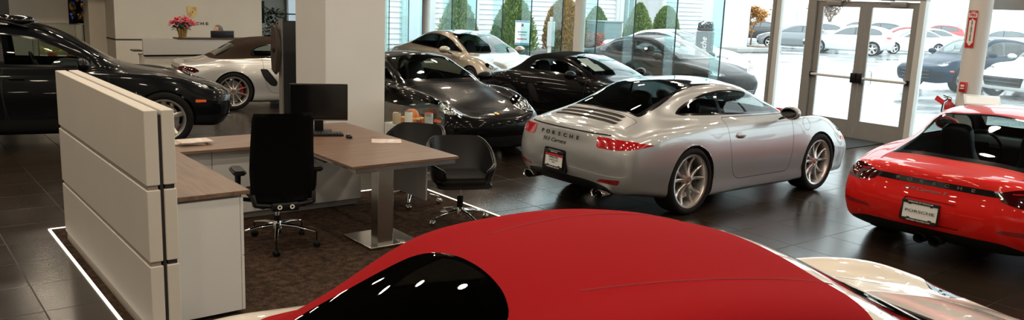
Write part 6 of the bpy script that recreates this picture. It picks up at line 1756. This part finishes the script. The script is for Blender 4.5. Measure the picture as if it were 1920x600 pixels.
G1 = ((.13, .21, .06), (.22, .31, .08), (.08, .13, .05)); G2 = G1; G3 = ((.33, .20, .07), (.40, .25, .10), (.18, .19, .06)); GR = ((.30, .06, .03), (.26, .16, .06), (.2, .14, .05))
conifer('clipped_conifer', 18.9, 27.5, 2.25, .62, G1, 'green conifer leftmost of the row, narrow top', 1)
conifer('clipped_conifer', 21.05, 26.6, 2.35, .72, G1, 'broad green conifer behind the white notice sign', 2)
conifer('clipped_conifer', 22.35, 28.6, 2.0, .60, G1, 'small green conifer between the broad one and the browning one', 3)
conifer('clipped_conifer', 23.6, 26.4, 2.25, .85, G3, 'large browning conifer with rusty foliage', 4, taper=.5)
conifer('clipped_conifer', 26.6, 27.6, 1.95, .55, G1, 'green conifer beside the grey green utility box', 5)
conifer('clipped_conifer', 29.2, 27.4, 2.2, .55, G1, 'tall green conifer right of the white round column', 6)
conifer('clipped_conifer', 31.0, 27.3, 2.1, .62, G1, 'rounded yellow green conifer rightmost of the row', 7, taper=.5)
root = empty('red_shrub', (24.0, 24.9, 0), 0, 'small red shrub in front of the browning conifer', 'shrub'); random.seed(21); bm = NB()
for k in range(500):
    a = random.uniform(0, 2*PI); r = .34*random.random()**.5; z = random.uniform(.08, .95)
    leaf_quads(bm, Vector((r*math.cos(a), r*math.sin(a), z)), (math.cos(a), math.sin(a), random.uniform(-.2, .8)), .14, .07, 0)
build('leaves', bm, mat('red shrub leaf', (.36, .09, .045), .7, noise=.4, nscale=8), root); bm = NB()
for k in range(5): tube(bm, [(0, 0, 0), (.12*math.cos(k*1.3), .12*math.sin(k*1.3), .7)], .012, 5)
build('stems', bm, mat('bark', (.10, .07, .05), .9), root)
root = empty('utility_box', (25.2, 25.6, 0), math.radians(8), 'grey green utility box between the conifers', 'utility box')
mu = mat('utility green', (.13, .21, .21), .5); bm = NB(); box(bm, (0, 0, .72), (1.25, .9, 1.36), .03, 2); build('cabinet', bm, mu, root); bm = NB(); box(bm, (0, 0, 1.43), (1.32, .98, .07), .03, 2); build('lid', bm, mu, root); bm = NB(); box(bm, (0, 0, .03), (1.5, 1.1, .08)); build('base', bm, mat('pale concrete', (.36, .35, .33), .8), root)
root = empty('notice_sign', (18.9, 23.4, 0), math.radians(-35), 'white notice sign with blue and red bands in front of the conifers', 'sign')
bm = NB(); box(bm, (0, 0, 1.02), (.52, .03, .86), .004, 1); build('board', bm, m_swhite, root)
bm = NB(); box(bm, (0, -.017, 1.42), (.50, .006, .05)); box(bm, (0, -.017, .63), (.50, .006, .06)); build('blue_band', bm, mat('sign blue', (.10, .25, .42), .5), root)
bm = NB(); box(bm, (0, -.017, .80), (.36, .006, .03)); box(bm, (0, -.017, 1.30), (.07, .006, .10)); build('red_mark', bm, m_sred, root)
bm = NB(); box(bm, (0, -.017, 1.05), (.34, .006, .035)); box(bm, (0, -.017, .95), (.28, .006, .025)); build('dark_line', bm, mat('sign grey', (.2, .2, .22), .5), root)
bm = NB(); box(bm, (-.2, .02, .3), (.03, .03, .6)); box(bm, (.2, .02, .3), (.03, .03, .6)); build('leg', bm, mat('dark post', (.04, .04, .04), .5), root)
root = empty('charger_post', (17.8, 20.6, 0), math.radians(-38), 'slim white post with a small head in front of the red shrub', 'post')
bm = NB(); box(bm, (0, 0, .62), (.12, .08, 1.24), .01, 1); build('post', bm, m_aluw, root); bm = NB(); box(bm, (.03, -.02, 1.12), (.24, .14, .80), .02, 2); build('head', bm, m_aluw, root); bm = NB(); box(bm, (.02, 0, 1.60), (.10, .08, .14), .01, 1); build('cap', bm, m_aluw, root)
# grey totem with white upright script and a wreath on top
root = empty('brand_totem', (18.75, 15.05, 0), math.radians(-42), 'grey sign totem with white upright script, outside beyond the saloon', 'sign')
bm = NB(); box(bm, (0, 0, .75), (.46, .28, 1.50), .01, 1); build('totem_body', bm, mat('totem grey', (.23, .26, .27), .45), root)
text_mesh('script', 'Porsche', .22, m_swhite, root, 1., .003, Matrix.Translation((-.04, -.143, .98)) @ Matrix.Rotation(-PI/2, 4, 'Y') @ Matrix.Rotation(PI/2, 4, 'X'), .004, shear=.3)
root = empty('wreath', (18.75, 15.05, 1.512), math.radians(-42), 'dark twig wreath lying on top of the grey sign totem', 'wreath'); random.seed(8)
bm = NB()
for k in range(46):
    a = random.uniform(0, 2*PI); c = Vector((.19*math.cos(a), .12*math.sin(a), .10+random.uniform(-.06, .09))); d = Vector((-math.sin(a), math.cos(a), random.uniform(-.8, .8)))*.09
    tube(bm, [c-d+Vector((0, 0, .02)), c+Vector((0, 0, .05)), c+d+Vector((0, 0, .02))], .014, 5)
build('twigs', bm, mat('wreath dark', (.07, .085, .08), .8), root)
bm = NB(); lathe(bm, [(.19+.05*math.cos(a), .05+.05*math.sin(a)) for a in np.linspace(0, 2*PI, 9)[:-1]], 20, Matrix.Diagonal((1, .65, 1, 1)), close=True); build('ring', bm, mat('wreath dark', (.07, .085, .08), .8), root, 60)
def bare_tree(x, y, h, label, seed, col, zb=0.):
    random.seed(seed); root = empty('autumn_tree', (x, y, zb), 0, label, 'tree'); bm = NB(); tips = []
    def grow(p, d, L, r, k):
        q = p+d*L; tube(bm, [p, p+d*L*.5+Vector((random.uniform(-.04, .04), random.uniform(-.04, .04), 0))*L, q], [r, r*.85, r*.65], 6)
        if k == 0: tips.append(q); return
        for i in range(3):
            v = (d+Vector((random.uniform(-.8, .8), random.uniform(-.8, .8), random.uniform(-.1, .5)))).normalized(); grow(q, v, L*random.uniform(.6, .8), r*.6, k-1)
        tips.append(q)
    grow(Vector((0, 0, 0)), Vector((0, 0, 1)), h*.30, h*.022, 4); build('trunk', bm, mat('bark pale', (.20, .15, .12), .9), root, 60)
    bm = NB()
    for p in tips:
        for k in range(24):
            c = p+Vector((random.gauss(0, .12), random.gauss(0, .12), random.gauss(0, .12)))*h*.28
            leaf_quads(bm, c, (random.uniform(-1, 1), random.uniform(-1, 1), random.uniform(-1, .3)), h*.060, h*.045, 0)
    build('foliage', bm, col, root)
m_aut = mat('autumn leaf orange', (.55, .27, .08), .8, noise=.3, nscale=5)
bare_tree(44.6, 32.15, 2.9, 'orange autumn tree beside the white canopy column', 4, m_aut)
bare_tree(63.5, 38.2, 4.6, 'small bare reddish tree seen high through the left door leaf', 6, mat('autumn leaf brown', (.33, .20, .13), .8))

# parked cars
WP = lambda n, c, m=0.: paint(n, c, m, .35, 1.)
p_white = WP('white car paint', (.72, .73, .73)); p_silver = WP('pale silver car paint', (.70, .73, .75), .2); p_blue = WP('dark blue car paint', (.010, .026, .050)); p_red = WP('red lot car paint', (.50, .03, .03)); p_grey = WP('grey lot car paint', (.20, .22, .23), .3); p_drk = WP('black lot car paint', (.012, .013, .014)); p_teal = WP('dark teal lot car paint', (.03, .08, .09))
def setcar(o, x, y, az, label, cat='car', group='cars parked in the lot', z=-.02):
    o.location = (x, y, z); o.rotation_euler = (0, 0, math.radians(90-az)); tag(o, label, cat, group); return o
def recolour(o, m, old):
    for c in bpy.data.objects:
        p = c.parent
        while p is not None:
            if p == o: break
            p = p.parent
        if p is None or c.type != 'MESH': continue
        for s_ in c.material_slots:
            if s_.material == old: s_.link = 'OBJECT'; s_.material = m
m_fglass = mat('far car glass', (.10, .12, .13), .05, 0., 1.)
near_sal, _ = car_generic('dark_saloon', 'saloon', WP('black brown car paint', (.016, .014, .012)), .9, 'fivetwin', lod=1)
setcar(near_sal, 15.35, 14.9, 178, 'black saloon parked close outside the glass front', group=None)
for m_ in ('black brown car paint', 'dark blue car paint'):
    _M[m_].node_tree.nodes['Principled BSDF'].inputs['Coat Weight'].default_value = .15; _M[m_].node_tree.nodes['Principled BSDF'].inputs['Coat IOR'].default_value = 1.3; _M[m_].node_tree.nodes['Principled BSDF'].inputs['Specular IOR Level'].default_value = .1
sil, _ = car_generic('silver_saloon', 'saloon', p_silver, .8, 'five', lod=1)
setcar(sil, 20.4, 19.0, 171, 'pale silver saloon parked behind the black saloon outside', group=None)
suv, _ = car_generic('parked_suv', 'suv', p_blue, .8, 'five', lod=1)
setcar(suv, 28.6, 11.1, 285, 'dark blue sport utility car seen through the right door leaf and the pane beside it', group=None)
suv2, _ = car_generic('parked_suv', 'suv', p_white, .8, 'fivetwin', lod=1)
setcar(suv2, 28.4, 8.7, 283, 'white sport utility car outside the right hand window', group=None)
lot_s, _ = car_generic('parked_car', 'saloon', p_white, .6, 'five', lod=2, glassm=m_fglass, glassd=m_fglass, m_lamp=m_chrome)
lot_u, _ = car_generic('parked_car', 'suv', p_silver, .6, 'five', lod=2, glassm=m_fglass, glassd=m_fglass, m_lamp=m_chrome)
CMAP = {}
for c in bpy.data.objects:
    if c.parent is not None: CMAP.setdefault(c.parent.name, []).append(c)
setcar(lot_u, 43.6, 23.4, 340, 'silver sport utility car seen side on through the left door leaf')
setcar(lot_s, 50.0, 23.5, 300, 'white saloon in the lot seen through the upper right door leaf')
def more(src, x, y, az, col, label, old):
    o = setcar(copy_tree(src, None, CMAP), x, y, az, label)
    if col is not None: recolour(o, col, old)
ps, pu = p_white, p_silver
more(lot_s, 45.5, 27.9, 330, p_grey, 'grey saloon in the lot left of the silver sport utility car', ps)
more(lot_s, 53.5, 36.5, 335, p_drk, 'dark car parked under the orange autumn tree', ps)
more(lot_u, 56.0, 43.0, 335, None, 'silver car parked left of the orange tree, behind the canopy column', pu)
more(lot_u, 51.0, 30.2, 335, p_white, 'white sport utility car behind the silver one in the second row', pu)
more(lot_s, 56.0, 25.2, 325, None, 'white saloon between the two door leaves in the second row', ps)
more(lot_u, 68.8, 35.6, 330, p_teal, 'dark teal sport utility car in the far row, seen through the left door leaf', pu)
more(lot_u, 71.0, 38.8, 330, p_grey, 'grey sport utility car in the far row, left of the bare tree', pu)
more(lot_u, 73.0, 32.5, 330, p_red, 'red sport utility car in the far row', pu)
more(lot_s, 60.8, 29.2, 320, p_red, 'dull red saloon below the red sport utility car', ps)
more(lot_u, 60.0, 22.5, 330, p_white, 'white sport utility car behind the pane right of the doors', pu)
more(lot_s, 33.6, 11.8, 240, p_silver, 'silver saloon behind the white sport utility car outside the right window', ps)
more(lot_s, 56.0, 15.2, 320, p_white, 'white saloon far behind the round column', ps)
root = empty('red_banner', (46, 13.9, 0), math.radians(-60), 'small red banner standing in the lot outside the right window', 'banner')
bm = NB(); box(bm, (0, 0, 1.55), (.75, .03, 1.0), .004, 1); build('cloth', bm, mat('banner red', (.55, .06, .07), .6), root); bm = NB(); box(bm, (-.36, .03, 1.05), (.05, .05, 2.1)); build('pole', bm, m_aluw, root)

# ------------------------------------------------------------------ the cars in the showroom
def put(o, x, y, az, label, sc=None, z=0.):
    o.location = (x, y, z); o.rotation_euler = (0, 0, math.radians(90-az)); tag(o, label, 'car', None)
    if sc: o.scale = sc
    return o
def plate_911(root, onrear):
    p, n = onrear(.07, .50)
    blk = mat('print black', (.02, .02, .02), .5); red = mat('print red', (.42, .02, .03), .5)
    o = plate(root, p+n*.012, (n[0], n[1], .06), .29, .16, m_plate, m_frame, [('APPROVED', .022, .030, blk and 1.0, blk), ('Certified Pre-Owned', -.004, .017, 1., blk), ('Vehicle', -.026, .017, 1., blk)], blk)
    nn = Vector((n[0], n[1], .06)).normalized(); up = Vector((0, 0, 1)); up = (up-nn*up.dot(nn)).normalized(); M = frame_M(p+n*.012, up.cross(nn), up)
    bm = NB(); t = NB(); box(t, (0, .050, .003), (.275, .030, .003)); merge(bm, t, None, M); build('plate_band', bm, red, o)
    bm = NB()
    t = NB(); prism(t, rpoly([(-.19, -.115), (.19, -.115), (.17, .115), (-.17, .115)], .03, 4), -.035, -.006, 'z'); merge(bm, t, None, M); build('plate_recess', bm, m_satin, o)
    text_mesh('plate_lettering', 'SYRACUSE', .018, m_swhite, o, 1.3, .0006, M @ Matrix.Translation((0, .079, .0085))); text_mesh('plate_lettering', 'DRIVERSVILLAGE.COM', .018, m_swhite, o, 1.1, .0006, M @ Matrix.Translation((0, -.077, .0085)))
def plate_cay(root, onrear):
    p, n = onrear(.07, .455)
    blk = mat('print black', (.02, .02, .02), .5)
    o = plate(root, p+n*.006, (n[0], n[1], .08), .31, .165, m_plate, m_frame, [('PORSCHE', .0, .034, 1.75, blk)], blk)
    nn = Vector((n[0], n[1], .08)).normalized(); up = Vector((0, 0, 1)); up = (up-nn*up.dot(nn)).normalized(); M = frame_M(p+n*.006, up.cross(nn), up)
    text_mesh('plate_lettering', 'PORSCHE OF SYRACUSE', .018, m_swhite, o, 1.1, .0006, M @ Matrix.Translation((0, .079, .0085))); text_mesh('plate_lettering', 'DRIVERS VILLAGE.COM', .018, m_swhite, o, 1.1, .0006, M @ Matrix.Translation((0, -.080, .0085)))
m_silver = paint('silver metallic paint', (.37, .38, .385), .60, .36, .8)
m_red = paint('guards red paint', (.60, .008, .005), 0., .35, .7)
m_red.node_tree.nodes['Principled BSDF'].inputs['Specular IOR Level'].default_value = .15
m_blk = paint('jet black paint', (.003, .003, .0034), 0., .25, 1.)
m_blk.node_tree.nodes['Principled BSDF'].inputs['Specular IOR Level'].default_value = .05
m_blk.node_tree.nodes['Principled BSDF'].inputs['Coat Weight'].default_value = .55; m_blk.node_tree.nodes['Principled BSDF'].inputs['Coat IOR'].default_value = 1.25
m_cream = paint('cream white paint', (.78, .72, .62), 0., .30, 1.)
m_fabred = mat('red hood fabric', (.31, .009, .012), .92, bump=.35, bscale=700, spec=.06)
m_fabblk = mat('black hood fabric', (.006, .006, .0065), .95, spec=.05, bump=.3, bscale=600)
m_fabbrn = mat('brown hood fabric', (.030, .020, .014), .95, spec=.05, bump=.3, bscale=600)
r, s = car_911('silver_coupe', m_silver, 1.4, plate_911); put(r, 6.68, 6.27, 90.2, 'silver rear engined coupe with black glass roof in the middle of the showroom', (.965, 1, 1.04))
r, s = car_mid('red_coupe', m_red, None, 1.4, 'new', plate_cay, letters='718 Cayman S', m_let=mat('dark lettering on black', (.20, .19, .18), .3, .8), m_lamp=m_taildark); put(r, 8.13, 3.22, 88, 'red coupe seen from behind at the right edge')
r, s = car_mid('black_coupe', m_blk, None, 1.2, 'old', letters=None); put(r, 6.8, 12.0, 182, 'black coupe facing forward between the square column and the silver coupe')
bm = NB(); p, n = s.hit((1.36, .05, 2), (0, 0, -1)); M = frame_M(p-n*.03, (0, 1, 0), (-.88, 0, .47)); t = NB(); box(t, (0, 0, 0), (.16, .05, .002)); merge(bm, t, None, M); build('windscreen_sticker', bm, m_white, r)
r, s = car_mid('black_roadster', m_blk, m_fabblk, 1.2, 'old', m_wheel=m_rimdark); put(r, 10.0, 11.75, 174, 'black roadster with closed black soft top behind the silver coupe')
# two papers behind its windscreen
bs = s
for k, (x, y, rz) in enumerate(((1.33, -.30, .1), (1.57, -.32, .0))):
    p, n = bs.hit((x, y, 2), (0, 0, -1)); M = frame_M(p-n*.035, Vector((-.1, 1, 0)), Vector((-.88, 0, .47)))
    bm = NB(); t = NB(); box(t, (0, 0, 0), (.30, .20, .002)); merge(bm, t, None, M); build('paper_sheet', bm, m_white, r)
r, s = car_mid('silver_roadster', paint('white silver paint', (.58, .58, .56), .5, .3, 1.), m_fabbrn, 1.2, 'new', letters=True, wstyle='ten'); put(r, 5.42, 15.52, 101, 'pale silver roadster with brown soft top in front of the reception counter')
r, s = car_generic('gold_hatchback', 'hatch', paint('champagne metallic paint', (.40, .355, .29), .7, .32, 1.), 1.2, 'twin'); put(r, 11.4, 17.4, 183, 'champagne four door car near the glass front, behind the black coupe')
bm = NB(); p, n = s.hit((1.62, 0, 2), (0, 0, -1)); M = frame_M(p-n*.03, (0, 1, 0), (-.85, 0, .5)); t = NB(); box(t, (0, 0, 0), (.16, .06, .002)); merge(bm, t, None, M); build('windscreen_sticker', bm, m_white, r)
r, s = car_generic('black_suv', 'suv', paint('black blue paint', (.004, .0048, .0055), 0., .28, .5), 1.2, 'five', low=m_satin); put(r, .62, 13.0, 102, 'black sport utility car cut by the left edge, behind the partition')
m_ = _M['black blue paint'].node_tree.nodes['Principled BSDF']; m_.inputs['Specular IOR Level'].default_value = .05; m_.inputs['Coat Weight'].default_value = .6; m_.inputs['Coat IOR'].default_value = 1.25
bm = NB(); ball(bm, (1.16, -.50, 1.645), (.20, .15, .06), 20, 12); ball(bm, (1.0, -.52, 1.66), (.12, .10, .05), 16, 10); build('roof_pod', bm, m_black, r, 60)
bm = NB(); tube(bm, [(1.02, -.55, 1.66), (.86, -.56, 1.665), (.70, -.57, 1.635)], .012, 6); build('pod_strap', bm, m_satin, r, 60)
for q in (1, -1):
    bm = NB(); tube(bm, [(-.30, q*.60, 1.49), (-.10, q*.605, 1.60), (.5, q*.625, 1.645), (1.0, q*.63, 1.63), (1.28, q*.63, 1.56)], .018, 8); build('roof_rail', bm, m_black, r, 60)
r, s = car_cab('cream_cabriolet', m_cream, m_fabred, 1.7); put(r, 1.197, 1.965, 102.8, 'cream white cabriolet with closed red fabric top in the foreground', (1, 1, 1.041), .007)
# the world: an even white overcast sky
w = bpy.data.worlds.new('overcast sky'); SC.world = w; w.use_nodes = True
w.node_tree.nodes['Background'].inputs[0].default_value = (.88, .96, 1., 1.); w.node_tree.nodes['Background'].inputs[1].default_value = 3.6
SC.view_settings.view_transform = 'Standard'; SC.view_settings.look = 'None'; SC.view_settings.gamma = 1.; SC.view_settings.exposure = 0.; SC.view_settings.use_curve_mapping = False
SC.cycles.transparent_max_bounces = 40

# ------------------------------------------------------------------ camera
def look():
    yaw, p, r = [math.radians(a) for a in (38.568, 10.869, 2.266)]
    fwd = Vector((math.sin(yaw)*math.cos(p), math.cos(yaw)*math.cos(p), -math.sin(p)))
    right = Vector((math.cos(yaw), -math.sin(yaw), 0)); up = right.cross(fwd)
    R = right*math.cos(r)+up*math.sin(r); U = -right*math.sin(r)+up*math.cos(r)
    cam = bpy.data.cameras.new('camera'); o = bpy.data.objects.new('camera', cam); COL.objects.link(o)
    cam.sensor_fit = 'HORIZONTAL'; cam.sensor_width = 36.; cam.lens = 36.*1548.25/1920
    cam.clip_start = .05; cam.clip_end = 500
    o.matrix_world = Matrix(((R.x, U.x, -fwd.x, 0), (R.y, U.y, -fwd.y, 0), (R.z, U.z, -fwd.z, 2.12), (0, 0, 0, 1)))
    SC.camera = o
    return o
look()
